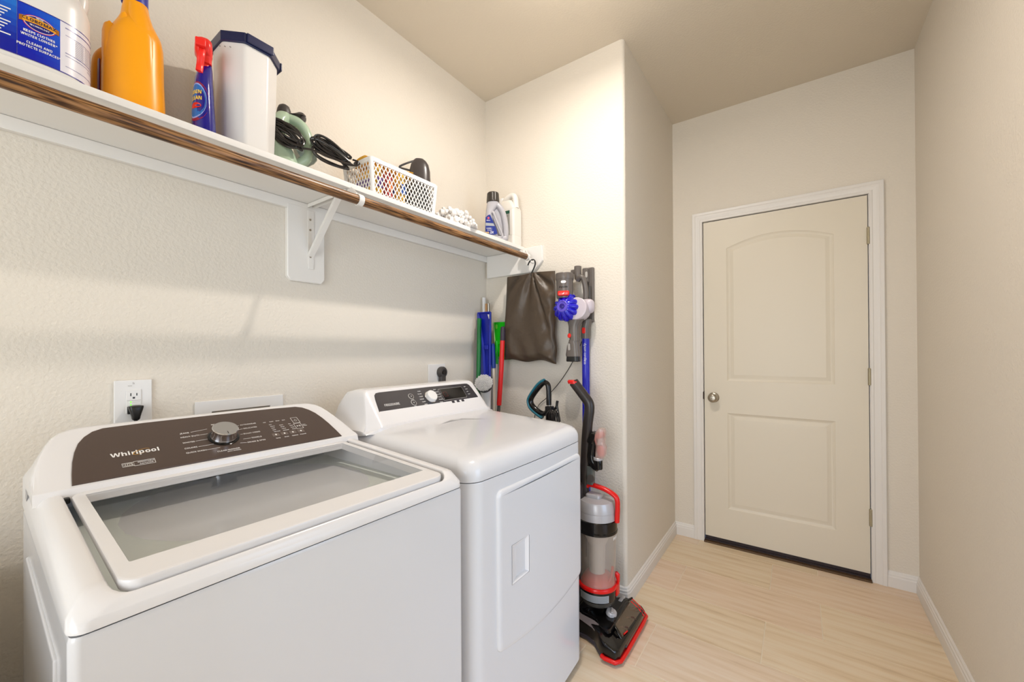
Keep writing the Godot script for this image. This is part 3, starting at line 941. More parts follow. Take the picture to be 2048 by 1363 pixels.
	for q in [[0.0, -0.036, 0.046, 0.040], [0.004, -0.036, 0.050, 0.045], [0.05, -0.036, 0.050, 0.046], [0.09, -0.042, 0.042, 0.046], [0.13, -0.052, 0.029, 0.044], [0.17, -0.053, 0.024, 0.043], [0.20, -0.050, 0.030, 0.042], [0.217, -0.042, 0.027, 0.034], [0.230, -0.037, 0.021, 0.025], [0.234, -0.036, 0.016, 0.018]]: rings.append(ring(q[1], q[0], 0, q[2], q[3], 2.3, 26))
	b.skin(rings)
	# the loop handle joins the body at top and bottom
	b.tube(smooth([V(-0.045, 0.214, 0), V(-0.015, 0.218, 0), V(0.014, 0.208, 0), V(0.034, 0.178, 0), V(0.041, 0.14, 0), V(0.036, 0.10, 0), V(0.018, 0.075, 0), V(-0.02, 0.05, 0)], 6), 0.0175, 14, 1.15, V(0, 0, 1))
	part("body", b, gm, o)
	b = MB.new(); b.lathe([Vector2(0.0225, 0.0), Vector2(0.0235, 0.004), Vector2(0.0215, 0.016), Vector2(0.017, 0.028), Vector2(0.009, 0.034), Vector2(0, 0.035)], 20, T(V(-0.036, 0.230, 0))); part("cap", b, mat("grey_rubber", srgb(0.27, 0.25, 0.24), 0.45), o, "dark grey cap")
	b = MB.new(); b.skin([ring(-0.012, 0.236, 0, 0.004, 0.012, 2.4, 18), ring(0.0, 0.236, 0, 0.014, 0.016, 2.4, 18), ring(0.010, 0.238, 0, 0.022, 0.016, 2.4, 18), ring(0.015, 0.243, 0, 0.017, 0.013, 2.4, 18), ring(0.016, 0.249, 0, 0.009, 0.008, 2.4, 18)]); b.box(V(0.022, 0.226, 0), V(0.018, 0.026, 0.026), 0.007, 3, T(Vector3.ZERO, V(0, 0, -25)).basis); part("trigger", b, M.grey_rubber, o, "dark grey trigger")
	b = MB.new(); b.lathe([Vector2(0.036, 0.0), Vector2(0.037, 0.004), Vector2(0.033, 0.04), Vector2(0.026, 0.055), Vector2(0.022, 0.056)], 22, T(V(0.008, 0.098, -0.02), V(0, 0, -62))); part("nozzle_base", b, mat("sage_grey", srgb(0.55, 0.60, 0.56), 0.3), o)
	var cordm := mat("cord_black", srgb(0.135, 0.115, 0.105), 0.28)
	b = MB.new()
	for k in 11:
		var t := k / 10.0
		var pts := []
		for i in 29:
			var a := TAU * i / 28.0
			var e := V(cos(a) * (0.053 - 0.006 * sin(k * 1.3)), sin(a) * lerpf(0.033, 0.006, t), 0)
			e = e.rotated(Vector3.BACK, deg_to_rad(-30.0 + 13.0 * sin(k * 1.9 + 0.4)))
			pts.append(V(-0.030, 0.140, 0.047 + 0.004 * (k % 4)) + e + V(0.006 * sin(k * 2.3), 0.006 * cos(k * 1.7), 0.004 * sin(a * 2.0 + k)))
		b.tube(pts, 0.0041, 8)
	part("cord_coil", b, cordm, o, "black cord wound in loops")
	# bundle beside the handle
	b = MB.new()
	for k in 12:
		var pts := []
		var w := 0.072 - 0.0022 * k
		for i in 29:
			var a := TAU * i / 28.0
			var e := V(cos(a) * w, sin(a) * (0.010 + 0.0035 * (k % 5)) * (1.0 - 0.45 * cos(a)) , sin(a + k) * 0.012)
			e = e.rotated(Vector3.BACK, deg_to_rad(-25.0 + 5.5 * sin(k * 2.1)))
			pts.append(V(0.112, 0.112, 0.035) + e + V(0, 0.017 * sin(k * 1.3), 0.012 * cos(k * 1.1)))
		b.tube(pts, 0.0040, 8)
	b.tube(smooth([V(0.172, 0.078, 0.05), V(0.196, 0.082, 0.05), V(0.200, 0.098, 0.045), V(0.186, 0.108, 0.03)], 5), 0.0035, 8)
	b.tube(smooth([V(0.02, 0.095, 0.07), V(0.05, 0.092, 0.08), V(0.10, 0.078, 0.085), V(0.15, 0.07, 0.08), V(0.18, 0.072, 0.07)], 5), 0.0035, 8)
	part("cord_bundle", b, cordm, o, "black cord gathered in a bundle")
	b = MB.new(); b.box(V(0.198, 0.092, 0.042), V(0.020, 0.016, 0.014), 0.004, 2, T(Vector3.ZERO, V(0, 0, 40)).basis); part("plug", b, cordm, o)

	make_basket()

	# --- dark case with a loop handle ---
	o = thing("tool_case", "dark grey rounded plastic case with a thin handle, standing behind the basket", "case", V(0.085, SY, 0.62), deg_to_rad(47.4))
	var km := mat("graphite_plastic", srgb(0.26, 0.235, 0.23), 0.28)
	b = MB.new(); rings = []
	for q in [[0.0, 0.0, 0.055], [0.006, 0.0, 0.058], [0.12, 0.0, 0.056], [0.22, 0.002, 0.051], [0.27, 0.002, 0.049], [0.30, 0.002, 0.042], [0.318, 0.001, 0.032], [0.329, 0.0, 0.020], [0.332, 0.0, 0.008]]: rings.append(ring(q[1], q[0], 0, q[2], q[2] * 0.62, 2.6, 28))
	b.skin(rings)
	part("body", b, km, o)
	b = MB.new(); b.tube(smooth([V(-0.03, 0.318, 0), V(-0.06, 0.300, 0.01), V(-0.085, 0.286, 0.012), V(-0.092, 0.278, 0.012), V(-0.08, 0.274, 0.012), V(-0.045, 0.270, 0.006)], 5), 0.0045, 10); part("handle", b, km, o)
	b = MB.new(); b.tube(smooth([V(0.018, 0.325, 0.006), V(0.030, 0.30, 0.014), V(0.034, 0.26, 0.018), V(0.036, 0.15, 0.02)], 6), 0.003, 8); part("seam_ridge", b, M.grey_rubber, o)

	# --- ruffled white net ---
	o = thing("ruffled_net", "heap of ruffled white netting between the basket and the bottles", "netting", V(0.2, SY, 0.50), deg_to_rad(42.9))
	b = MB.new()
	var nz := FastNoiseLite.new(); nz.seed = 4; nz.frequency = 26.0; nz.fractal_octaves = 2
	var r2 := RandomNumberGenerator.new(); r2.seed = 12
	for k in 190:
		var u := r2.randf_range(-0.092, 0.102)
		var hmax := 0.100 * clampf(1.0 - pow(absf(u + 0.01) / 0.118, 3.0), 0.15, 1.0)
		var rad := r2.randf_range(0.0075, 0.0135)
		var c := V(u, r2.randf_range(0.008, maxf(0.012, hmax - rad)), r2.randf_range(-0.045, 0.05))
		var lats := []
		for i in 9:
			var th := PI * (0.04 + 0.92 * i / 8.0)
			var r := PackedVector3Array()
			for m in 14:
				var ph := TAU * m / 14
				var dir := V(sin(th) * cos(ph), cos(th), sin(th) * sin(ph))
				r.append(c + dir * rad * (1.0 + 0.34 * nz.get_noise_3dv(dir * 0.045 + c * 3.0) + 0.16 * sin(ph * 5.0 + k) * sin(th)))
			lats.append(r)
		b.skin(lats)
	for i in b.v.size():
		if b.v[i].y < 0.001: b.v[i].y = 0.001
	var lm := mat("net_white", srgb(0.95, 0.93, 0.91), 0.9)
	lm.backlight_enabled = true; lm.backlight = srgb(0.4, 0.39, 0.38)
	part("ruffles", b, lm, o, "", 80)
	o = thing("clothes_peg", "small beige wooden clothes peg beside the grey bottle", "peg", V(0.262, SY, 0.345), deg_to_rad(30))
	b = MB.new(); b.box(V(0, 0.006, 0.004), V(0.05, 0.007, 0.008), 0.002, 2, T(Vector3.ZERO, V(0, 0, 6)).basis); b.box(V(0, 0.006, -0.006), V(0.05, 0.007, 0.008), 0.002, 2, T(Vector3.ZERO, V(0, 0, 3)).basis); part("half", b, mat("peg_wood", srgb(0.76, 0.64, 0.47), 0.6), o)
	b = MB.new(); b.tube([V(0.005, 0.004, -0.012), V(0.005, 0.004, 0.01)], 0.004, 10); part("spring", b, M.nickel, o)

	# --- grey carpet cleaner bottle ---
	o = thing("cleaner_bottle", "grey carpet shampoo bottle with a black cap and side grip", "bottle", V(0.215, SY, 0.20), deg_to_rad(37.4))
	var gb := mat("silver_plastic", srgb(0.70, 0.69, 0.71), 0.25)
	b = MB.new()
	# neck and left flank, then the grip on the right with an opening between
	rings = []
	for q in [[0.0, -0.010, 0.042], [0.004, -0.010, 0.0445], [0.03, -0.014, 0.038], [0.06, -0.022, 0.029], [0.10, -0.027, 0.0225], [0.14, -0.027, 0.0205], [0.17, -0.020, 0.024], [0.19, -0.010, 0.031], [0.205, -0.005, 0.034], [0.216, -0.005, 0.031]]: rings.append(ring(q[1], q[0], 0, q[2], 0.034 if q[0] < 0.17 else 0.030, 2.3, 26))
	b.skin(rings)
	b.tube(smooth([V(-0.004, 0.205, 0), V(0.024, 0.195, 0), V(0.046, 0.160, 0), V(0.057, 0.115, 0), V(0.063, 0.06, 0), V(0.060, 0.012, 0)], 6), 0.0165, 14, 1.3, V(0, 0, 1))
	b.box(V(0.022, 0.014, 0), V(0.10, 0.027, 0.062), 0.011, 3)
	b.box(V(0.015, 0.11, -0.002), V(0.07, 0.15, 0.012), 0.004, 2)
	b.tube(smooth([V(-0.016, 0.150, 0.026), V(-0.005, 0.152, 0.030), V(0.010, 0.115, 0.030), V(0.028, 0.070, 0.030), V(0.044, 0.030, 0.030), V(0.040, 0.018, 0.028)], 6), 0.0065, 10)
	part("body", b, gb, o)
	b = MB.new()
	var lb := poly([-0.0465, 0.055, -0.046, 0.122, -0.034, 0.134, -0.022, 0.138, -0.006, 0.105, 0.010, 0.065, 0.018, 0.035, 0.0, 0.030, -0.044, 0.034])
	var bend := func(p: Vector2, e: float) -> Vector3: return V(p.x, p.y, 0.0375 + e - 9.0 * pow(maxf(0.0, -p.x - 0.025), 2) - 4.0 * pow(maxf(0.0, p.x), 2))
	b.prism(lb, 0.0015, T(V(0, 0, 0.0345)), 0.0003)
	part("label", b, mat("label_blue", srgb(0.11, 0.19, 0.52), 0.3), o, "blue label")
	b = MB.new(); b.prism(poly([-0.0455, 0.078, -0.0455, 0.094, -0.003, 0.090, 0.003, 0.076]), 0.0008, T(V(0, 0, 0.0358))); part("label_band", b, mat("label_grey", srgb(0.62, 0.64, 0.66), 0.4), o)
	b = MB.new()
	var star := PackedVector2Array()
	for k in 10: star.append(Vector2(sin(TAU * k / 10), cos(TAU * k / 10)) * (0.0085 if k % 2 == 0 else 0.0038))
	b.prism(star, 0.0008, T(V(-0.030, 0.119, 0.0358))); part("emblem", b, mat("emblem_pink", srgb(0.86, 0.33, 0.38), 0.4), o, "red star")
	b = MB.new(); write(b, "BISSELL", 0.0040, T(V(-0.0300, 0.1065, 0.0364)), 0); write(b, "CLEAN +", 0.0055, T(V(-0.026, 0.064, 0.0364)), 0); write(b, "REFRESH", 0.0045, T(V(-0.024, 0.054, 0.0364)), 0); write(b, "2X", 0.012, T(V(-0.012, 0.042, 0.0364)), 0); part("lettering", b, M.letter_white, o, "", 1)
	b = MB.new()
	rings = []
	for q in [[0.213, 0.0330], [0.214, 0.0345], [0.222, 0.0340], [0.262, 0.0310], [0.266, 0.0290], [0.2665, 0.0]]:
		var rr := PackedVector3Array()
		for k in 72:
			var a := TAU * k / 72
			var rad: float = q[1] + (0.0007 * (k % 2) if q[0] > 0.221 and q[0] < 0.265 else 0.0)
			rr.append(V(-0.0055 + cos(a) * rad, q[0], sin(a) * rad))
		rings.append(rr)
	b.skin(rings)
	part("cap", b, mat("cap_brown", srgb(0.17, 0.145, 0.12), 0.3), o, "ribbed black cap", 12)

	# --- white handled jug at the very end ---
	o = thing("handled_jug", "white square jug with a moulded handle, last on the shelf against the end wall", "jug", V(0.208, SY, 0.055))
	var jm := mat("jug_plastic", srgb(0.90, 0.88, 0.85), 0.35)
	b = MB.new()
	var jr := func(y, hx, hz, r): return rrect(-hx, hx, -hz, hz, y, r, 4)
	b.skin([jr.call(0.0, 0.062, 0.040, 0.012), jr.call(0.004, 0.066, 0.044, 0.014), jr.call(0.05, 0.066, 0.044, 0.014), jr.call(0.054, 0.0645, 0.0425, 0.014), jr.call(0.058, 0.066, 0.044, 0.014), jr.call(0.196, 0.066, 0.044, 0.014), jr.call(0.201, 0.0645, 0.0425, 0.014), jr.call(0.206, 0.066, 0.044, 0.014), jr.call(0.215, 0.062, 0.041, 0.014), jr.call(0.245, 0.045, 0.036, 0.014), jr.call(0.262, 0.030, 0.024, 0.012)])
	b.tube(smooth([V(0.054, 0.215, 0), V(0.050, 0.262, 0), V(0.040, 0.287, 0), V(0.018, 0.290, 0), V(-0.010, 0.278, 0), V(-0.030, 0.262, 0)], 6), 0.0155, 14, 1.25, V(0, 0, 1))
	part("body", b, jm, o)
	b = MB.new(); b.lathe([Vector2(0.019, 0.255), Vector2(0.0205, 0.257), Vector2(0.0205, 0.282), Vector2(0.018, 0.286), Vector2(0, 0.2865)], 24, T(V(-0.040, 0.0, 0.0))); part("cap", b, M.white_plastic, o)
	b = MB.new(); b.box(V(-0.006, 0.118, 0.0445), V(0.092, 0.12, 0.0012), 0.0004); part("label", b, mat("label_pale", srgb(0.60, 0.60, 0.58), 0.4), o, "pale grey label")
	b = MB.new(); b.box(V(-0.006, 0.186, 0.0447), V(0.092, 0.018, 0.0014), 0.0004); part("label_band", b, mat("label_green", srgb(0.07, 0.32, 0.24), 0.4), o, "dark green band")
	b = MB.new()
	for k in 8: b.box(V(-0.006 - 0.004 * (k % 3), 0.165 - 0.012 * k, 0.0452), V(0.07 - 0.012 * (k % 3), 0.0035, 0.0008))
	part("print", b, mat("ink_grey", srgb(0.45, 0.45, 0.44), 0.5), o)

func make_basket() -> void:
	var o := thing("storage_basket", "white lattice plastic basket of cleaning packs on the shelf", "basket", V(0.178, SY, 0.853))
	var wm := mat("basket_white", srgb(0.91, 0.90, 0.89), 0.35)
	var hx := 0.086      # half depth at the top
	var hz := 0.170
	var hy := 0.140
	var k0 := 0.93       # tapers towards the base
	var at := func(face: int, s: float, y: float, out: float) -> Vector3:   # point on a side: s from -1 to 1 along it
		var k := lerpf(k0, 1.0, y / hy)
		if face == 0: return V(hx * k + out, y, -s * hz * k)
		if face == 1: return V(s * hx * k, y, hz * k + out)
		if face == 2: return V(-hx * k - out, y, s * hz * k)
		return V(-s * hx * k, y, -hz * k - out)
	for face in 4:
		var b := MB.new()
		var wide: float = hz if face % 2 == 0 else hx
		var step := 0.0188
		var y0 := 0.012
		var y1 := 0.128
		# two families of slanted straps
		for dir: float in [-1.0, 1.0]:
			var n := int(ceil((2.0 * wide + (y1 - y0)) / step)) + 1
			for i in n:
				var u0 := -wide - (y1 - y0) * 0.62 + i * step      # where the strap meets y0 (dir +) or y1
				var seg := []
				for j in 13:
					var t := j / 12.0
					var u := u0 + t * (y1 - y0) * 0.62
					var y := lerpf(y0, y1, t) if dir > 0 else lerpf(y1, y0, t)
					if absf(u) <= wide * 0.985: seg.append([u / wide, y])
				if seg.size() < 2: continue
				for j in seg.size() - 1:
					var w := 0.0023 / wide
					var a = seg[j]
					var c = seg[j + 1]
					var e := 0.0007 * dir
					b.quad(at.call(face, a[0] - w, a[1], e + 0.001), at.call(face, a[0] + w, a[1], e + 0.001), at.call(face, c[0] + w, c[1], e + 0.001), at.call(face, c[0] - w, c[1], e + 0.001))
					b.quad(at.call(face, a[0] - w, a[1], e - 0.001), at.call(face, c[0] - w, c[1], e - 0.001), at.call(face, c[0] + w, c[1], e - 0.001), at.call(face, a[0] + w, a[1], e - 0.001))
					b.quad(at.call(face, a[0] - w, a[1], e + 0.001), at.call(face, c[0] - w, c[1], e + 0.001), at.call(face, c[0] - w, c[1], e - 0.001), at.call(face, a[0] - w, a[1], e - 0.001))
					b.quad(at.call(face, a[0] + w, a[1], e + 0.001), at.call(face, a[0] + w, a[1], e - 0.001), at.call(face, c[0] + w, c[1], e - 0.001), at.call(face, c[0] + w, c[1], e + 0.001))
		part("lattice", b, wm, o)
	var b := MB.new()
	var band := func(y0: float, y1: float, out: float):
		var rr := []
		for q in [[y0, -0.0015], [y0, out], [y1, out], [y1, -0.0015]]:
			var k := lerpf(k0, 1.0, q[0] / hy)
			rr.append(rrect(-hx * k - q[1], hx * k + q[1], -hz * k - q[1], hz * k + q[1], q[0], 0.012, 4))
		rr.append(rr[0])
		b.skin(rr, true, false, false)
	band.call(0.124, 0.140, 0.003)
	part("rim", b, wm, o)
	b = MB.new(); band.call(0.0, 0.014, 0.0015)
	b.box(V(0, 0.002, 0), V(2 * hx * k0 - 0.004, 0.003, 2 * hz * k0 - 0.004))
	part("base", b, wm, o)
	b = MB.new()
	for sx: float in [-1, 1]:
		for sz: float in [-1, 1]:
			b = MB.new(); b.tube([V(sx * hx * 0.90, 0.005, sz * hz * 0.91), V(sx * hx * 0.965, 0.135, sz * hz * 0.982)], 0.009, 10)
			part("corner_post", b, wm, o)
	# packs lying in the basket
	var packs := [
		["yellow and purple pouch at the near end of the basket", srgb(0.90, 0.69, 0.16), V(0, 0.075, 0.118), V(0.13, 0.115, 0.055), 8.0, srgb(0.35, 0.20, 0.55)],
		["red and white pack beside the yellow pouch in the basket", srgb(0.74, 0.16, 0.20), V(0.01, 0.070, 0.060), V(0.125, 0.105, 0.042), -6.0, srgb(0.90, 0.50, 0.25)],
		["yellow pack with a blue mark in the middle of the basket", srgb(0.94, 0.74, 0.20), V(0.005, 0.080, 0.004), V(0.13, 0.125, 0.052), 4.0, srgb(0.12, 0.36, 0.75)],
	]
	var k := 0
	for p in packs:
		var ob := thing("cleaning_pack", p[0], "packet", o.position + p[2] - V(0, p[3].y / 2, 0), deg_to_rad(p[4]), "cleaning packs in the basket")
		b = MB.new()
		var s: Vector3 = p[3]
		var rings := []
		for q in [[0.0, 0.55], [0.08, 0.9], [0.4, 1.0], [0.75, 0.85], [0.92, 0.35], [1.0, 0.06]]: rings.append(ring(0, s.y * q[0], 0, s.x / 2 * (0.97 if q[0] < 0.95 else 0.92), s.z / 2 * q[1], 3.0, 24))
		b.skin(rings)
		part("pouch", b, mat("pack_%d" % k, p[1], 0.35), ob)
		b = MB.new(); b.box(V(s.x / 2 * 0.985, s.y * 0.42, 0.002), V(0.004, s.y * 0.34, s.z * 0.5), 0.0015); b.box(V(0, s.y * 0.4, s.z / 2 * 0.99), V(s.x * 0.6, s.y * 0.3, 0.004), 0.0015); part("print", b, mat("pack_print_%d" % k, p[5], 0.35), ob)
		k += 1
	var ob := thing("dark_bottle_pack", "black carton at the far end inside the basket", "carton", o.position + V(0, 0.012, -0.095), deg_to_rad(3))
	b = MB.new(); b.box(V(0, 0.055, 0), V(0.125, 0.11, 0.10), 0.006); part("carton", b, mat("carton_dark", srgb(0.13, 0.12, 0.12), 0.4), ob)
	ob = thing("yellow_cloth", "folded yellow dusting cloth lying across the top of the basket", "cloth", o.position + V(-0.01, 0.134, 0.03), deg_to_rad(-4))
	b = MB.new()
	for i in 3:
		# laid as a soft strip
		var strip := []
		for j in 13:
			var t := j / 12.0
			var r := PackedVector3Array()
			for m in 16:
				var a := TAU * m / 16.0
				r.append(V(-0.004 + 0.012 * i + cos(a) * (0.052 - 0.007 * i), 0.010 + 0.009 * i + 0.004 * sin(t * 9.0 + i) + sin(a) * 0.006, lerpf(-0.10, 0.125, t)))
			strip.append(r)
		b.skin(strip)
	part("fold", b, mat("cloth_yellow", srgb(0.93, 0.70, 0.22), 0.8), ob)

func circle_like(cx: float, cz: float, r: float, y: float, n := 5) -> PackedVector3Array:   # same point count as rrect
	var out := PackedVector3Array()
	for c in 4:
		for k in n + 1:
			var a := PI / 2 * c + PI / 2 * (k + 0.5) / (n + 1)
			out.append(V(cx + cos(a) * r, y, cz + sin(a) * r))
	return out

func panel_frame(p0: Vector2, p1: Vector2) -> Transform3D:   # console face: x to the viewer's right, y up the slope, z out
	var u := (p1 - p0).normalized()
	return Transform3D(Basis(V(0, 0, -1), V(u.x, u.y, 0), V(u.y, -u.x, 0)), V(p0.x, p0.y, 0))

func make_washer() -> void:
	var o := thing("washing_machine", "white top loading washing machine with a glass lid and brown console, nearest the viewer", "washing machine", V(0.850, 0, 1.526), deg_to_rad(-1.3))
	var wm: Material = M.appliance_white
	var b := MB.new()
	b.skin([rrect(-0.70, 0, -0.345, 0.345, 0.022, 0.012), rrect(-0.70, 0, -0.345, 0.345, 0.889, 0.012), rrect(-0.698, -0.002, -0.343, 0.343, 0.8955, 0.012)])
	var cab := part("cabinet", b, wm, o)
	b = MB.new(); b.skin([rrect(-0.69, -0.006, -0.339, 0.339, 0.893, 0.012), rrect(-0.69, -0.006, -0.339, 0.339, 0.903, 0.012)], true, false, false)
	part("seam", b, M.dark_gap, cab)
	# pressed panel on the side
	b = MB.new()
	b.box(V(-0.33, 0.44, 0.345), V(0.46, 0.78, 0.008), 0.004, 2)
	part("side_pressing", b, wm, cab)
	for sx in [-0.64, -0.06]:
		for sz in [-0.29, 0.29]:
			b = MB.new(); b.lathe([Vector2(0.022, 0), Vector2(0.024, 0.006), Vector2(0.012, 0.012), Vector2(0.012, 0.024)], 16, T(V(sx, 0, sz))); part("foot", b, M.black_plastic, o)
	var yl := func(x: float) -> float: return 0.940 + (-0.03 - x) * 0.0513
	var yd := func(x: float) -> float: return minf(yl.call(x) + 0.002, 0.921 + maxf(0.0, -x - 0.002) * 0.62)
	# deck: rounded shoulders, a crest all round, and the well that the lid closes
	b = MB.new()
	var rings := []
	var dr := func(d: float, df: float, dy: float, r: float): rings.append(rrect(-0.66 + d, -df, -0.345 + d, 0.345 - d, func(x): return (0.9005 if dy < -1.0 else yd.call(x) + dy), r, 5))
	rings.append(rrect(-0.66, 0.001, -0.346, 0.346, 0.8985, 0.020))
	rings.append(rrect(-0.66, 0.0012, -0.3465, 0.3465, 0.9015, 0.020))
	rings.append(rrect(-0.66, 0.0005, -0.3455, 0.3455, func(x): return lerpf(0.9015, yd.call(x), 0.45), 0.021))
	dr.call(0.006, 0.0015, -0.0085, 0.024)
	dr.call(0.012, 0.0040, -0.0030, 0.027)
	dr.call(0.020, 0.0065, -0.0005, 0.029)
	dr.call(0.031, 0.0085, 0.0, 0.028)
	dr.call(0.036, 0.0105, -0.0008, 0.027)
	dr.call(0.0385, 0.0125, -0.0035, 0.026)
	dr.call(0.0400, 0.0135, -0.012, 0.025)
	rings.append(rrect(-0.619, -0.0145, -0.3045, 0.3045, 0.897, 0.024))
	b.skin(rings, true, false, false)
	part("top_deck", b, M.appliance_plastic, o, "", 50)
	# tub ring and drum
	var tub := mat("tub_grey", srgb(0.86, 0.875, 0.85), 0.35)
	b = MB.new()
	b.skin([rrect(-0.619, -0.0145, -0.3045, 0.3045, 0.897, 0.024), circle_like(-0.375, -0.018, 0.262, 0.897), circle_like(-0.375, -0.018, 0.250, 0.894), circle_like(-0.375, -0.018, 0.240, 0.890), circle_like(-0.375, -0.018, 0.236, 0.880)], true, false, false)
	part("tub_ring", b, tub, o, "", 30)
	var drumm := mat("drum_steel", srgb(0.27, 0.215, 0.165), 0.42, 0.15)
	b = MB.new()
	b.lathe([Vector2(0.237, 0.884), Vector2(0.242, 0.880), Vector2(0.247, 0.86), Vector2(0.247, 0.60), Vector2(0.225, 0.56), Vector2(0.05, 0.55), Vector2(0.0, 0.55)], 48, T(V(-0.375, 0, -0.018)), false, false)
	var drum := part("drum", b, drumm, o)
	b = MB.new()
	for j in 11:
		for i in 84:
			var a := TAU * (i + 0.5 * (j % 2)) / 84
			var c := V(-0.375 + cos(a) * 0.2462, 0.845 - 0.021 * j, -0.018 + sin(a) * 0.2462)
			var t := V(-sin(a), 0, cos(a)) * 0.0026
			var u := V(0, 0.0026, 0)
			b.quad(c - t, c + u, c + t, c - u)
	var pf := part("perforations", b, mat("hole_dark", srgb(0.14, 0.13, 0.12), 0.8), drum, "", 1)
	pf.set_meta("kind", "stuff")
	b = MB.new()
	b.lathe([Vector2(0.15, 0.555), Vector2(0.14, 0.575), Vector2(0.07, 0.60), Vector2(0.045, 0.64), Vector2(0.04, 0.80), Vector2(0.03, 0.82), Vector2(0, 0.822)], 32, T(V(-0.375, 0, -0.018)))
	part("agitator", b, mat("agitator_grey", srgb(0.30, 0.29, 0.28), 0.4), o)
	# lid
	b = MB.new()
	rings = []
	var lr := func(x0, x1, hz, r, dy): rings.append(rrect(x0, x1, -hz, hz, func(x): return yl.call(x) + dy, r, 5))
	lr.call(-0.463, -0.020, 0.290, 0.018, -0.020)
	lr.call(-0.466, -0.0155, 0.2945, 0.022, -0.017)
	lr.call(-0.468, -0.0135, 0.2965, 0.024, -0.006)
	lr.call(-0.467, -0.0145, 0.2955, 0.023, -0.002)
	lr.call(-0.464, -0.0185, 0.2925, 0.020, 0.0)
	lr.call(-0.4435, -0.0715, 0.2775, 0.003, 0.0)
	lr.call(-0.4430, -0.0720, 0.2770, 0.003, -0.0012)
	lr.call(-0.438, -0.078, 0.272, 0.003, -0.016)
	lr.call(-0.463, -0.020, 0.290, 0.018, -0.020)
	b.skin(rings, true, false, false)
	var lid := part("lid", b, M.appliance_plastic, o, "", 35)
	b = MB.new()
	b.skin([rrect(-0.4428, -0.0722, -0.2768, 0.2768, func(x): return yl.call(x) - 0.0055, 0.003), rrect(-0.4428, -0.0722, -0.2768, 0.2768, func(x): return yl.call(x) - 0.0008, 0.003)], true, false, true)
	var gl := mat("smoked_glass", Color(0.20, 0.23, 0.21, 0.20), 0.03)
	gl.transparency = BaseMaterial3D.TRANSPARENCY_ALPHA
	gl.metallic_specular = 0.26
	part("glass_pane", b, gl, lid, "smoked glass pane", 20)
	for s: float in [-1, 1]:
		b = MB.new(); b.box(V(-0.462, yl.call(-0.46) - 0.010, s * 0.3015), V(0.02, 0.012, 0.010), 0.003); part("hinge", b, M.black_plastic, lid)
	# console shell, lofted from end to end
	b = MB.new()
	rings = []
	var prof := func(s: float) -> Array:
		return [[-0.460, 0.950], [-0.4665, 0.9725], [-0.4735, 0.9765 + 0.0 * s], [lerpf(-0.49, -0.6440, s), lerpf(0.978, 1.0660, s)], [lerpf(-0.50, -0.6540, s), lerpf(0.980, 1.0695, s)], [lerpf(-0.53, -0.6700, s), lerpf(0.979, 1.0665, s)], [lerpf(-0.60, -0.6900, s), lerpf(0.975, 1.050, s)], [-0.70, lerpf(0.960, 1.020, s)], [-0.70, 0.900], [-0.64, 0.9005], [-0.62, 0.955], [-0.50, 0.957]]
	var ends := [[0.3455, 0.06], [0.343, 0.16], [0.337, 0.32], [0.328, 0.52], [0.319, 0.69], [0.309, 0.82], [0.296, 0.915], [0.280, 0.968], [0.262, 0.992], [0.240, 1.0], [0.12, 1.0]]
	var secs := ends.duplicate()
	secs.append([0.0, 1.0])
	for k in range(ends.size() - 1, -1, -1): secs.append([-ends[k][0], ends[k][1]])
	for e in secs:
		var r := PackedVector3Array()
		for q in prof.call(e[1]): r.append(V(q[0], q[1], e[0]))
		rings.append(r)
	b.skin(rings)
	var con := part("console", b, M.appliance_plastic, o, "", 32)
	var pf0 := panel_frame(Vector2(-0.470, 0.9752), Vector2(-0.645, 1.0672))
	b = MB.new()
	b.prism(poly([-0.293, 0.002, 0.293, 0.002, 0.2905, 0.035, 0.286, 0.075, 0.280, 0.108, 0.2715, 0.138, 0.260, 0.160, 0.245, 0.177, 0.226, 0.1860, 0.15, 0.1895, 0.0, 0.190, -0.15, 0.1895, -0.226, 0.1860, -0.245, 0.177, -0.260, 0.160, -0.2715, 0.138, -0.280, 0.108, -0.286, 0.075, -0.2905, 0.035]), 0.0035, pf0 * T(V(0, 0, -0.001)), 0.001)
	var brown := mat("brown_metal", srgb(0.345, 0.285, 0.255), 0.30, 0.35)
	var face := part("control_panel", b, brown, con, "dark brown control panel", 20)
	var on := func(lz: float, v: float, lift := 0.0027) -> Transform3D: return pf0 * T(V(-lz, v, lift))
	b = MB.new()
	write(b, "Whirlpool", 0.0135, on.call(0.185, 0.0755), 0, "Droid Sans|bold", 0.96)
	write(b, "REMOVABLE", 0.0034, on.call(0.173, 0.0385), 0, "Droid Sans", 1.1); write(b, "AGITATOR", 0.0034, on.call(0.173, 0.0320), 0, "Droid Sans", 1.1)
	for e in [["JEANS", 0.0925, 0.1225, -1], ["HEAVY DUTY", 0.0938, 0.106, -1], ["WHITES", 0.0948, 0.0828, -1], ["COLORS", 0.0963, 0.0597, -1], ["QUICK WASH", 0.0972, 0.0418, -1], ["NORMAL", 0.004, 0.1440, 0], ["ACTIVEWEAR", -0.0455, 0.1253, -1], ["DELICATES", -0.0495, 0.1075, -1], ["BULKY ITEMS", -0.0419, 0.0837, -1], ["TOWELS", -0.0539, 0.0609, -1], ["DRAIN & SPIN", -0.0392, 0.0443, -1], ["CLEAN WASHER", 0.0105, 0.0275, 0], ["WITH AFFRESH", 0.0, 0.0205, 0]]:
		write(b, e[0], 0.0046 if e[0] != "WITH AFFRESH" else 0.003, on.call(e[1], e[2]), e[3], "Droid Sans", 1.12)
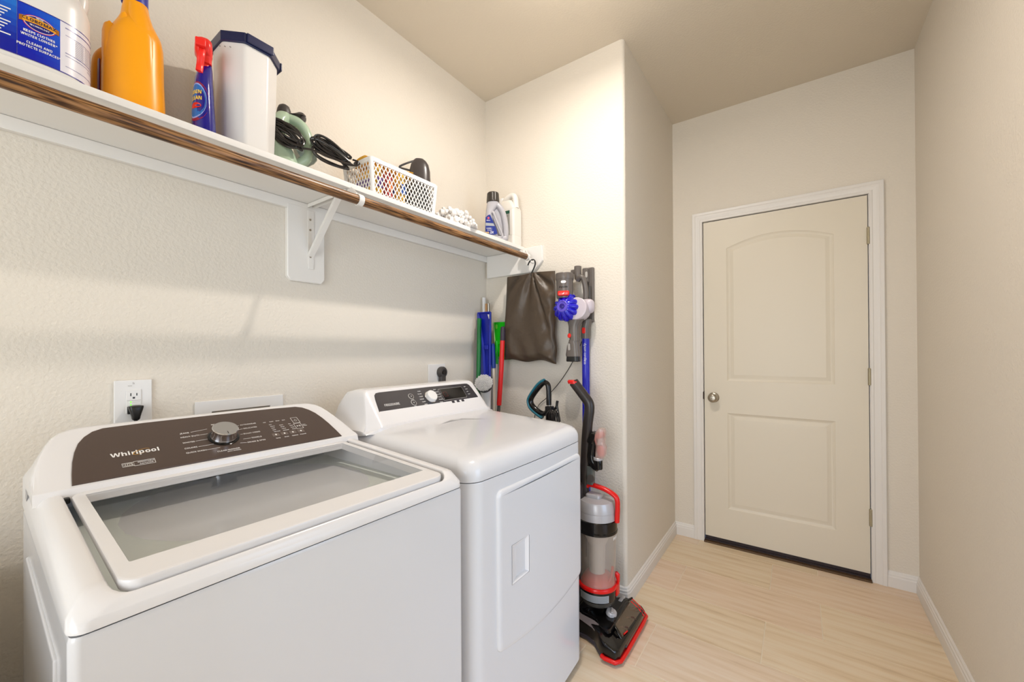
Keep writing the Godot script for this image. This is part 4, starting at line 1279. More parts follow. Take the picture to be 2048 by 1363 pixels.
	# cycle leader lines
	for e in [[0.069, 0.1232, 0.032, 0.1275], [0.053, 0.106, 0.036, 0.107], [0.068, 0.0832, 0.036, 0.0845], [0.068, 0.0592, 0.035, 0.0600], [0.056, 0.0414, 0.026, 0.0425], [-0.043, 0.125, -0.028, 0.122], [-0.047, 0.1070, -0.033, 0.105], [-0.040, 0.0837, -0.034, 0.0835], [-0.052, 0.0607, -0.034, 0.0615], [-0.037, 0.0440, -0.022, 0.0470]]:
		var p0 := V(-e[0], e[1], 0.0027)
		var p1 := V(-e[2], e[3], 0.0027)
		b.box(pf0 * ((p0 + p1) / 2), V(p0.distance_to(p1), 0.0007, 0.0004), 0, 0, pf0.basis * T(Vector3.ZERO, V(0, 0, rad_to_deg(atan2(p1.y - p0.y, p1.x - p0.x)))).basis)
	var line_box := func(lz0, lz1, v0, v1):
		for e in [[lz0, v0, lz1, v0], [lz0, v1, lz1, v1], [lz0, v0, lz0, v1], [lz1, v0, lz1, v1]]:
			b.box(pf0 * V(-(e[0] + e[2]) / 2, (e[1] + e[3]) / 2, 0.0027), V(absf(e[0] - e[2]) + 0.0008, absf(e[1] - e[3]) + 0.0008, 0.0004), 0, 0, pf0.basis)
	line_box.call(-0.1855, -0.2045, 0.0995, 0.1275)
	line_box.call(-0.1825, -0.2025, 0.0700, 0.0965)
	line_box.call(0.194, 0.1575, 0.0275, 0.0425)
	# power and start symbols
	for k in 18:
		var a0 := deg_to_rad(120.0 + 300.0 / 18 * k)
		var a1 := deg_to_rad(120.0 + 300.0 / 18 * (k + 1))
		var c0 := V(0.195, 0.1125, 0.0027)
		b.quad(pf0 * (c0 + V(cos(a0), sin(a0), 0) * 0.0036), pf0 * (c0 + V(cos(a1), sin(a1), 0) * 0.0036), pf0 * (c0 + V(cos(a1), sin(a1), 0) * 0.0044), pf0 * (c0 + V(cos(a0), sin(a0), 0) * 0.0044))
	b.box(pf0 * V(0.195, 0.116, 0.0027), V(0.0009, 0.005, 0.0004), 0, 0, pf0.basis)
	b.tri(pf0 * V(0.1875, 0.0870, 0.0027), pf0 * V(0.1875, 0.0800, 0.0027), pf0 * V(0.1930, 0.0835, 0.0027))
	for dx in [0.1950, 0.1975]: b.box(pf0 * V(dx, 0.0835, 0.0027), V(0.0012, 0.007, 0.0004), 0, 0, pf0.basis)
	write(b, "Start", 0.0032, on.call(-0.2055, 0.0865), -1, "Droid Sans"); write(b, "Pause", 0.0032, on.call(-0.2055, 0.0805), -1, "Droid Sans")
	var cols := [["Hot", "Warm", "Cool", "Cold", "Tap Cold"], ["", "Extra", "Rinse", "Fabric", "Softener"], ["", "Pre", "Soak", "Deep", "Water"]]
	for i in 3:
		for j in 5: write(b, cols[i][j], 0.0032, on.call(-0.117 - 0.026 * i, 0.1085 - 0.0090 * j), -1, "Droid Sans")
	var heads := ["Add", "Wash", "Rinse", "Spin"]
	for i in 4: write(b, heads[i], 0.0032, on.call(-0.105 - 0.018 * i, 0.1225), -1, "Droid Sans")
	var names := ["Temp", "Rinse", "Options", "Presoak"]
	for i in 4: write(b, names[i], 0.0036, on.call(-0.117 - 0.0238 * i, 0.0415), 0, "Droid Sans")
	part("lettering", b, M.letter_white, face, "", 1)
	b = MB.new()
	b.prism(rpoly(0.0205, 0.0135, 0.001), 0.0004, on.call(0.2040, 0.0350)); part("badge", b, M.letter_grey, face)
	b = MB.new(); write(b, "2in1", 0.0075, on.call(0.2040, 0.0350, 0.0032), 0); part("lettering", b, brown, face, "", 1)
	b = MB.new()
	for i in 40:   # gold swoosh round the l
		var a0 := TAU * i / 40
		var a1 := TAU * (i + 1) / 40
		var pt := func(a: float, w: float) -> Vector3:
			var e := Vector2(cos(a) * (0.0155 + w), sin(a) * (0.0062 + w * 0.8)).rotated(deg_to_rad(24))
			return pf0 * V(-0.1745 + e.x, 0.0745 + e.y, 0.0037)
		var th := 0.0016 * absf(sin(a0 / 2 + 0.4))
		b.quad(pt.call(a0, 0.0), pt.call(a1, 0.0), pt.call(a1, th), pt.call(a0, th))
	part("emblem", b, mat("gold_print", srgb(0.86, 0.64, 0.24), 0.35, 0.3), face, "gold swoosh", 1)
	for i in 4:
		b = MB.new(); b.prism(rpoly(0.0185, 0.0135, 0.001), 0.0012, on.call(-0.117 - 0.0238 * i, 0.0575, 0.002), 0.0004); part("button", b, mat("button_grey_%d" % i, srgb(0.42, 0.365, 0.335), 0.4), face)
	b = MB.new()
	for i in 4: b.prism(rpoly(0.004, 0.006, 0.0018), 0.0003, on.call(-0.117 - 0.0238 * i, 0.0575, 0.0033))
	part("button_symbol", b, M.letter_white, face, "", 1)
	# dial
	var df := pf0 * T(V(-0.006, 0.083, 0.0025), V(90, 0, 0))
	b = MB.new(); b.lathe([Vector2(0.036, 0), Vector2(0.036, 0.0015), Vector2(0.033, 0.003), Vector2(0.0, 0.003)], 40, df); var dial := part("dial", b, M.black_gloss, con, "chrome cycle dial")
	b = MB.new(); b.lathe([Vector2(0.0305, 0.003), Vector2(0.0305, 0.006), Vector2(0.0290, 0.008), Vector2(0.0285, 0.022), Vector2(0.0300, 0.0245), Vector2(0.0300, 0.028), Vector2(0.0285, 0.0295)], 48, df, false, false); part("dial_ring", b, M.chrome, dial)
	var brushed := mat("brushed_metal", srgb(0.72, 0.71, 0.70), 0.34, 0.85)
	b = MB.new(); b.lathe([Vector2(0.0286, 0.0294), Vector2(0.022, 0.0292), Vector2(0.0, 0.0292)], 48, df, false, false); part("dial_face", b, brushed, dial)
	b = MB.new(); b.box(df * V(0, 0.0297, 0.020), V(0.0012, 0.0004, 0.009), 0, 0, df.basis); part("pointer", b, M.black_plastic, dial)

func make_dryer() -> void:
	var o := thing("clothes_dryer", "white front loading clothes dryer with a grey console, beyond the washing machine", "dryer", V(0.851, 0, 0.797))
	var wm: Material = M.appliance_white
	var hz := 0.3435
	# plan outline with rounded front corners and a slightly bowed front
	var plan := func(d: float, y) -> PackedVector3Array:
		var r := PackedVector3Array()
		var rad := 0.055 - minf(d, 0.03) * 0.3
		var n := 8
		for k in n + 1:
			var a := PI / 2 * (1.0 - float(k) / n)
			r.append(V(-d - rad + cos(a) * rad, 0, hz - d - rad + sin(a) * rad))
		for k in 11:
			var t := (k + 1) / 12.0
			var z := lerpf(hz - d - rad, -(hz - d - rad), t)
			r.append(V(-d + 0.007 * sin(PI * t), 0, z))
		for k in n + 1:
			var a := -PI / 2 * (float(k) / n)
			r.append(V(-d - rad + cos(a) * rad, 0, -(hz - d - rad) + sin(a) * rad))
		for q in [[-0.35, -1], [-0.69 + d, -1], [-0.70 + d, -0.99], [-0.70 + d, 0.99], [-0.69 + d, 1], [-0.35, 1]]: r.append(V(q[0], 0, q[1] * (hz - d)))
		for k in r.size(): r[k].y = y.call(r[k].x) if y is Callable else y
		return r
	var b := MB.new()
	b.skin([plan.call(0.0015, 0.030), plan.call(0.0, 0.034), plan.call(0.0, 0.879), plan.call(0.002, 0.8835)])
	var cab := part("cabinet", b, wm, o, "", 35)
	b = MB.new(); b.skin([plan.call(0.006, 0.880), plan.call(0.006, 0.890)], true, false, false); part("seam", b, M.dark_gap, cab)
	b = MB.new(); b.skin([plan.call(0.022, 0.004), plan.call(0.022, 0.032)]); part("base", b, M.dark_gap, o)
	for sx in [-0.62, -0.07]:
		for sz in [-0.27, 0.27]:
			b = MB.new(); b.lathe([Vector2(0.02, 0), Vector2(0.02, 0.008), Vector2(0.012, 0.03)], 14, T(V(sx, 0, sz))); part("foot", b, M.black_plastic, o)
	# domed top
	b = MB.new()
	var rings := []
	for q in [[0.002, 0.8855, 0.0], [0.0, 0.8870, 0.0], [0.0, 0.903, 0.0], [0.0012, 0.914, 0.01], [0.005, 0.9245, 0.02], [0.011, 0.933, 0.035], [0.020, 0.940, 0.045], [0.034, 0.9455, 0.055], [0.055, 0.949, 0.06], [0.09, 0.9515, 0.065], [0.15, 0.953, 0.067], [0.24, 0.954, 0.068], [0.33, 0.9545, 0.068]]:
		rings.append(plan.call(q[0], func(x): return q[1] + q[2] * clampf(-x, 0.0, 0.62)))
	b.skin(rings, true, false, true)
	part("top", b, wm, o, "", 60)
	# console shell
	b = MB.new(); rings = []
	var prof := func(s: float, e: float) -> Array:
		return [[-0.436 - 0.02 * e, 0.965], [-0.440 - 0.02 * e, lerpf(0.968, 0.986, s)], [-0.446 - 0.03 * e, lerpf(0.970, 0.9925, s)], [lerpf(-0.47, -0.536, s), lerpf(0.972, 1.0960, s)], [lerpf(-0.48, -0.541, s), lerpf(0.974, 1.1030, s)], [lerpf(-0.49, -0.551, s), lerpf(0.975, 1.1065, s)], [lerpf(-0.55, -0.60, s), lerpf(0.974, 1.106, s)], [lerpf(-0.64, -0.655, s), lerpf(0.968, 1.095, s)], [-0.69, lerpf(0.96, 1.06, s)], [-0.695, 0.94], [-0.60, 0.94]]
	var ends := [[0.3430, 0.0, 1.0], [0.334, 0.08, 0.9], [0.325, 0.18, 0.7], [0.316, 0.34, 0.5], [0.306, 0.58, 0.3], [0.298, 0.80, 0.15], [0.291, 0.92, 0.08], [0.282, 0.98, 0.0], [0.270, 1.0, 0.0], [0.15, 1.0, 0.0]]
	var secs := ends.duplicate()
	secs.append([0.0, 1.0, 0.0])
	for k in range(ends.size() - 1, -1, -1): secs.append([-ends[k][0], ends[k][1], ends[k][2]])
	for e in secs:
		var r := PackedVector3Array()
		for q in prof.call(e[1], e[2]): r.append(V(q[0], q[1], e[0]))
		rings.append(r)
	b.skin(rings)
	var con := part("console", b, M.appliance_plastic, o, "", 32)
	var pf := panel_frame(Vector2(-0.4490, 0.9905), Vector2(-0.5390, 1.1005))
	var at := func(lz: float, v: float, lift := 0.0022) -> Transform3D: return pf * T(V(-lz, v, lift))
	b = MB.new()
	b.prism(poly([-0.279, 0.012, 0.273, 0.012, 0.270, 0.04, 0.261, 0.105, 0.256, 0.122, 0.247, 0.1305, 0.235, 0.1325, 0.0, 0.1345, -0.235, 0.1325, -0.250, 0.1305, -0.259, 0.122, -0.264, 0.105, -0.276, 0.04]), 0.003, pf * T(V(0, 0, -0.001)), 0.001)
	var grey := mat("slate_panel", srgb(0.25, 0.24, 0.255), 0.18, 0.2)
	var face := part("control_panel", b, grey, con, "slate grey control panel", 20)
	b = MB.new()
	write(b, "FRIGIDAIRE", 0.0095, at.call(0.205, 0.075), 0, "Droid Sans", 1.0)
	write(b, "POWER", 0.003, at.call(0.104, 0.0825), 0, "Droid Sans"); write(b, "START", 0.003, at.call(0.106, 0.0535), 0, "Droid Sans")
	var lw := ["Heavy", "Normal", "Casual", "Delicate", "Towels", "Quick"]
	for i in 6:
		write(b, lw[i], 0.0042, at.call(0.044 + 0.004 * sin(i * 0.63), 0.118 - 0.0125 * i), 1, "Droid Sans")
		write(b, lw[5 - i], 0.0042, at.call(-0.026 - 0.004 * sin(i * 0.63), 0.118 - 0.0125 * i), -1, "Droid Sans")
	for i in 3:
		for j in 3: write(b, ["High", "Med", "Low"][j], 0.0036, at.call(-0.105 - 0.030 * i, 0.107 - 0.0155 * j), -1, "Droid Sans")
		write(b, ["Dry", "Temp", "Time"][i], 0.0034, at.call(-0.098 - 0.030 * i, 0.0385), 0, "Droid Sans")
	for j in 4: write(b, ["Light", "Sound", "Lock", "Signal"][j], 0.0036, at.call(-0.214, 0.116 - 0.0135 * j), -1, "Droid Sans")
	write(b, "Set   Time   +   -", 0.0042, at.call(0.006, 0.030), 0, "Droid Sans")
	part("lettering", b, M.letter_white, face, "", 1)
	b = MB.new(); b.prism(rpoly(0.146, 0.058, 0.006), 0.0006, at.call(-0.125, 0.0890, 0.0016)); part("bezel", b, M.letter_grey, face, "", 10)
	b = MB.new(); b.prism(rpoly(0.143, 0.055, 0.005), 0.0010, at.call(-0.125, 0.0890, 0.0018)); part("display", b, M.black_gloss, face, "black display")
	b = MB.new()
	for e in [[-0.0790, 0.0890, 0.0205, 0.021]]:
		for q in [[e[0] - e[2] / 2, e[1], 0.0008, e[3]], [e[0] + e[2] / 2, e[1], 0.0008, e[3]], [e[0], e[1] - e[3] / 2, e[2], 0.0008], [e[0], e[1] + e[3] / 2, e[2], 0.0008]]: b.box(pf * V(-q[0], q[1], 0.0031), V(q[2], q[3], 0.0004), 0, 0, pf.basis)
	part("display_frame", b, mat("dim_red", srgb(0.48, 0.20, 0.17), 0.4), face)
	for e in [[0.104, 0.0985, 0.0125], [0.1065, 0.0690, 0.0125]]:
		b = MB.new(); b.lathe([Vector2(e[2], 0), Vector2(e[2], 0.0015), Vector2(e[2] - 0.0018, 0.0022), Vector2(e[2] - 0.002, 0.0012), Vector2(0, 0.0012)], 28, at.call(e[0], e[1], 0.002) * T(Vector3.ZERO, V(90, 0, 0))); var bt := part("button", b, M.letter_grey, face)
		b = MB.new(); b.lathe([Vector2(e[2] - 0.0022, 0.0013), Vector2(e[2] - 0.003, 0.0018), Vector2(0, 0.0018)], 28, at.call(e[0], e[1], 0.002) * T(Vector3.ZERO, V(90, 0, 0)), false, false); part("button_face", b, grey, bt)
		b = MB.new(); b.box(pf * V(-e[0], e[1], 0.0042), V(0.006, 0.0012, 0.0004), 0, 0, pf.basis * T(Vector3.ZERO, V(0, 0, 90)).basis); b.box(pf * V(-e[0], e[1], 0.0042), V(0.005, 0.0012, 0.0004), 0, 0, pf.basis); part("button_symbol", b, M.letter_white, bt)
	for e in [[-0.064, 0.104], [-0.064, 0.076]]:
		b = MB.new(); b.prism(rpoly(0.013, 0.020, 0.002), 0.0012, at.call(e[0] + 0.010, e[1], 0.0024), 0.0004); part("button", b, M.letter_grey, face)
		b = MB.new(); b.prism(rpoly(0.0115, 0.0185, 0.0018), 0.0008, at.call(e[0] + 0.010, e[1], 0.0031), 0.0002); part("button_face", b, grey, face)
	for i in 3:
		b = MB.new(); b.prism(rpoly(0.0175, 0.0125, 0.002), 0.0012, at.call(-0.098 - 0.030 * i, 0.0475, 0.0016), 0.0004); part("button", b, M.letter_grey, face)
		b = MB.new(); b.prism(rpoly(0.0160, 0.0110, 0.0018), 0.0008, at.call(-0.098 - 0.030 * i, 0.0475, 0.0023), 0.0002); part("button_face", b, grey, face)
	var df: Transform3D = pf * T(V(-0.012, 0.083, 0.002), V(90, 0, 0))
	b = MB.new(); b.lathe([Vector2(0.0275, 0), Vector2(0.0275, 0.004), Vector2(0.025, 0.005), Vector2(0, 0.005)], 36, df); var dial := part("dial", b, M.chrome, con)
	b = MB.new()
	var dr := []
	for q in [[0.0245, 0.005], [0.0245, 0.013], [0.0225, 0.0185], [0.0205, 0.0195], [0.0, 0.0195]]:
		var rr := PackedVector3Array()
		for k in 64: rr.append(df * V(cos(TAU * k / 64) * (q[0] - (0.0008 * (k % 2) if q[1] > 0.006 and q[1] < 0.018 else 0.0)), q[1], sin(TAU * k / 64) * (q[0] - (0.0008 * (k % 2) if q[1] > 0.006 and q[1] < 0.018 else 0.0))))
		dr.append(rr)
	b.skin(dr, true, false, false)
	part("dial_knob", b, M.white_plastic, dial, "", 25)

	# door: outline in (viewer's right = -z, y)
	var fr := Transform3D(Basis(V(0, 0, -1), V(0, 1, 0), V(1, 0, 0)), V(0.0, 0, 0))
	var outline := func(d: float) -> PackedVector2Array:
		var p := PackedVector2Array()
		var x0 := -0.238 + d
		var x1 := 0.303 - d
		var yt := 0.842 - d
		var r := maxf(0.022 - d, 0.004)
		var yb := func(x: float) -> float: return 0.387 - 0.036 * (1.0 - pow((x - 0.06) / 0.32, 2)) + d
		for k in 6: p.append(Vector2(x1 - r + r * cos(PI / 2 * k / 5), yt - r + r * sin(PI / 2 * k / 5)))
		for k in 6: p.append(Vector2(x0 + r + r * cos(PI / 2 + PI / 2 * k / 5), yt - r + r * sin(PI / 2 + PI / 2 * k / 5)))
		for k in 6:
			var x := x0 + r + r * cos(PI + PI / 2 * k / 5)
			p.append(Vector2(x, yb.call(x0 + r) + r + r * sin(PI + PI / 2 * k / 5)))
		for k in 14:
			var x := lerpf(x0 + r, x1 - r, (k + 1) / 15.0)
			p.append(Vector2(x, yb.call(x)))
		for k in 6:
			var x := x1 - r + r * cos(PI * 1.5 + PI / 2 * k / 5)
			p.append(Vector2(x, yb.call(x1 - r) + r + r * sin(PI * 1.5 + PI / 2 * k / 5)))
		return p
	b = MB.new(); rings = []
	var zf := func(x: float) -> float: return 0.007 * sin(PI * clampf((x + 0.29) / 0.58, 0, 1))   # follows the bow of the front
	for q in [[0.0, -0.003], [0.0, 0.003], [0.0012, 0.0060], [0.004, 0.0085], [0.009, 0.0100], [0.016, 0.0105]]:
		var r := PackedVector3Array()
		for p: Vector2 in outline.call(q[0]): r.append(fr * V(p.x, p.y, q[1] + zf.call(p.x)))
		rings.append(r)
	b.skin(rings, true, true, false)
	var inner: PackedVector2Array = outline.call(0.016)
	var hx0 := -0.178
	var hx1 := -0.086
	var hy0 := 0.552
	var hy1 := 0.668
	var xs := [-0.3, hx0, hx1, -0.04, 0.02, 0.08, 0.14, 0.20, 0.26, 0.34]
	for i in xs.size() - 1:
		for e in [[0.0, hy0], [hy0, hy1], [hy1, 1.0]]:
			if i == 1 and e[0] == hy0: continue
			for g: PackedVector2Array in Geometry2D.intersect_polygons(inner, poly([xs[i], e[0], xs[i + 1], e[0], xs[i + 1], e[1], xs[i], e[1]])):
				var idx := Geometry2D.triangulate_polygon(g)
				for t in range(0, idx.size(), 3):
					var q := []
					for m in 3: q.append(fr * V(g[idx[t + m]].x, g[idx[t + m]].y, 0.0105 + zf.call(g[idx[t + m]].x)))
					b.tri(q[0], q[1], q[2])
	var door := part("door", b, wm, o, "", 38)
	# scooped grip
	b = MB.new()
	var hz0: float = zf.call(-0.132) + 0.0105
	var gr := func(x, y, z): return fr * V(x, y, hz0 + z)
	b.skin([PackedVector3Array([gr.call(hx0, hy0, 0), gr.call(hx1, hy0, 0), gr.call(hx1, hy1, 0), gr.call(hx0, hy1, 0)]), PackedVector3Array([gr.call(hx0 + 0.002, hy0 + 0.002, -0.001), gr.call(hx1 - 0.002, hy0 + 0.003, -0.002), gr.call(hx1 - 0.002, hy1 - 0.003, -0.002), gr.call(hx0 + 0.002, hy1 - 0.002, -0.001)]), PackedVector3Array([gr.call(hx0 + 0.004, hy0 + 0.004, -0.002), gr.call(hx1 - 0.018, hy0 + 0.012, -0.021), gr.call(hx1 - 0.018, hy1 - 0.030, -0.021), gr.call(hx0 + 0.004, hy1 - 0.004, -0.002)])], true, false, true)
	part("handle_recess", b, M.appliance_plastic, door, "", 20)
	b = MB.new()
	for e in [[hx0, (hy0 + hy1) / 2, 0.0012, hy1 - hy0], [(hx0 + hx1) / 2, hy0, hx1 - hx0, 0.0012], [(hx0 + hx1) / 2, hy1, hx1 - hx0, 0.0012]]: b.box(fr * V(e[0], e[1], hz0 - 0.0002), V(0.0008, e[3], e[2]))
	part("handle_seam", b, mat("seam_grey", srgb(0.70, 0.69, 0.70), 0.5), door)
	for y in [0.758, 0.645, 0.530]:
		b = MB.new(); b.lathe([Vector2(0.0035, 0), Vector2(0.003, 0.002), Vector2(0, 0.0025)], 12, T(V(-0.003, y, 0.2415), V(0, 0, -90))); part("bumper", b, M.dark_gap, cab)
	for y in [0.725, 0.49]:
		b = MB.new(); b.box(V(-0.0035, y, -0.3115), V(0.003, 0.045, 0.0015)); part("hinge_slot", b, M.dark_gap, cab)

func make_wall_fittings() -> void:
	# --- outlet with a plug ---
	var o := thing("wall_outlet", "white wall outlet with green indicator lights, above the washing machine", "outlet", V(0, 1.043, 1.640))
	var b := MB.new(); b.box(V(0.004, 0.0605, 0), V(0.008, 0.122, 0.083), 0.0028, 3); part("cover_plate", b, M.white_plastic, o)
	b = MB.new(); b.box(V(0.0065, 0.060, 0), V(0.008, 0.067, 0.0335), 0.002, 2); var rec := part("receptacle", b, M.white_plastic, o)
	b = MB.new()
	for e in [[0.080, 0.0065, 0.0085, 0.0022], [0.080, -0.0065, 0.0075, 0.0022], [0.0705, 0.0, 0.005, 0.0052]]: b.box(V(0.0105, e[0], e[1]), V(0.0006, e[2], e[3]), 0.0002, 1)
	part("slot", b, M.black_plastic, rec)
	b = MB.new(); b.box(V(0.0108, 0.0635, 0), V(0.0006, 0.0008, 0.031)); b.box(V(0.0108, 0.0585, -0.003), V(0.0006, 0.0006, 0.02)); part("test_button", b, M.letter_grey, rec)
	var gm := mat("led_green", srgb(0.35, 0.9, 0.15), 0.3)
	gm.emission_enabled = true; gm.emission = srgb(0.4, 1.0, 0.1); gm.emission_energy_multiplier = 1.6
	for e in [0.0590, 0.0510]:
		b = MB.new(); b.lathe([Vector2(0.0018, 0), Vector2(0.0014, 0.001), Vector2(0, 0.0013)], 12, T(V(0.0103, e, 0.0065), V(0, 0, -90))); part("indicator_light", b, gm, rec, "green indicator light")
	b = MB.new(); b.box(V(0.0083, 0.1125, 0.0012), V(0.0005, 0.006, 0.001)); b.box(V(0.0083, 0.1115, -0.0012), V(0.0005, 0.004, 0.001)); b.box(V(0.0083, 0.105, 0.008), V(0.0005, 0.0016, 0.009)); part("print", b, M.letter_grey, o)
	o = thing("power_plug", "black three pin plug and cord in the wall outlet", "plug", V(0.011, 1.043, 1.641))
	b = MB.new()
	b.skin([ring(0, 0, 0, 0.001, 0.001), ring(0, 0, 0, 0.001, 0.001)])
	b = MB.new()
	var rings := []
	for q in [[0.050, 0.006, 0.009], [0.048, 0.011, 0.0165], [0.044, 0.013, 0.0165], [0.036, 0.013, 0.0145], [0.026, 0.0125, 0.0115], [0.018, 0.0115, 0.0095], [0.013, 0.0100, 0.0090], [0.010, 0.008, 0.0080], [0.008, 0.006, 0.006]]: rings.append(ring(0.016, q[0], -0.002, q[1], q[2], 3.0, 24))
	b.skin(rings)
	b.box(V(0.003, 0.036, 0.001), V(0.006, 0.022, 0.026), 0.002)
	part("plug_body", b, M.black_plastic, o)
	b = MB.new(); b.tube(smooth([V(0.016, 0.012, -0.002), V(0.016, -0.02, -0.003), V(0.018, -0.10, -0.010), V(0.02, -0.30, -0.03), V(0.022, -0.60, -0.02)], 6), 0.0042, 10); part("cord", b, M.cord_black, o)

	# --- washer supply box ---
	o = thing("supply_box", "white recessed water supply box on the wall behind the washing machine", "supply box", V(0, 0.96, 1.357))
	b = MB.new()
	var fr := Transform3D(Basis(V(0, 0, -1), V(0, 1, 0), V(1, 0, 0)), V(0, 0, 0))
	for e in [[0.0, 0.107, 0.272, 0.036], [0.0, -0.088, 0.272, 0.05]]: b.box(fr * V(e[0], e[1], 0.003), V(0.007, e[3], e[2]), 0.002, 2)
	for e in [[-0.113, 0.0135, 0.046, 0.157], [0.113, 0.0135, 0.046, 0.157]]: b.box(fr * V(e[0], e[1], 0.003), V(0.007, e[3], e[2]), 0.002, 2)
	part("face_frame", b, M.white_plastic, o)
	b = MB.new()
	b.box(V(0.0008, 0.013, 0), V(0.001, 0.156, 0.182)); part("back_plate", b, mat("box_shadow_grey", srgb(0.60, 0.56, 0.50), 0.6), o)  # shade inside the recess is put into the plate as grey
	for s: float in [-1, 1]:
		b = MB.new(); b.lathe([Vector2(0.008, -0.02), Vector2(0.008, 0.03), Vector2(0.011, 0.031), Vector2(0.011, 0.04), Vector2(0.006, 0.045), Vector2(0.006, 0.06)], 16, T(V(0.013, 0.02, s * 0.062)))
		b.box(V(0.013, 0.082, s * 0.062), V(0.008, 0.006, 0.026), 0.0025)
		part("tap", b, M.brass, o, "brass water tap")

	# --- dryer outlet and its plug ---
	o = thing("wall_outlet", "white dryer outlet plate on the wall above the far appliance", "outlet", V(0, 1.06, 0.430))
	b = MB.new(); b.box(V(0.0035, 0.057, 0), V(0.007, 0.114, 0.122), 0.0025, 3); part("cover_plate", b, M.white_plastic, o)
	o = thing("power_plug", "dark grey dryer plug turned down in the outlet behind the dryer", "plug", V(0.0075, 1.085, 0.405))
	b = MB.new(); b.lathe([Vector2(0.029, 0), Vector2(0.030, 0.004), Vector2(0.030, 0.018), Vector2(0.026, 0.024), Vector2(0.016, 0.026), Vector2(0.016, 0.022), Vector2(0, 0.022)], 28, T(V(0, 0.045, 0), V(0, 0, -90))); b.box(V(0.013, 0.012, 0), V(0.022, 0.055, 0.038), 0.007, 3); part("plug_body", b, M.grey_rubber, o)
	b = MB.new(); b.lathe([Vector2(0.010, 0), Vector2(0.011, 0.002), Vector2(0.011, 0.006), Vector2(0, 0.006)], 18, T(V(0.022, 0.045, 0), V(0, 0, -90))); part("boss", b, M.cord_black, o)
	b = MB.new(); b.tube(smooth([V(0.014, -0.01, 0), V(0.016, -0.10, 0.0), V(0.03, -0.35, 0.02)], 6), 0.011, 12); part("cord", b, M.cord_black, o)

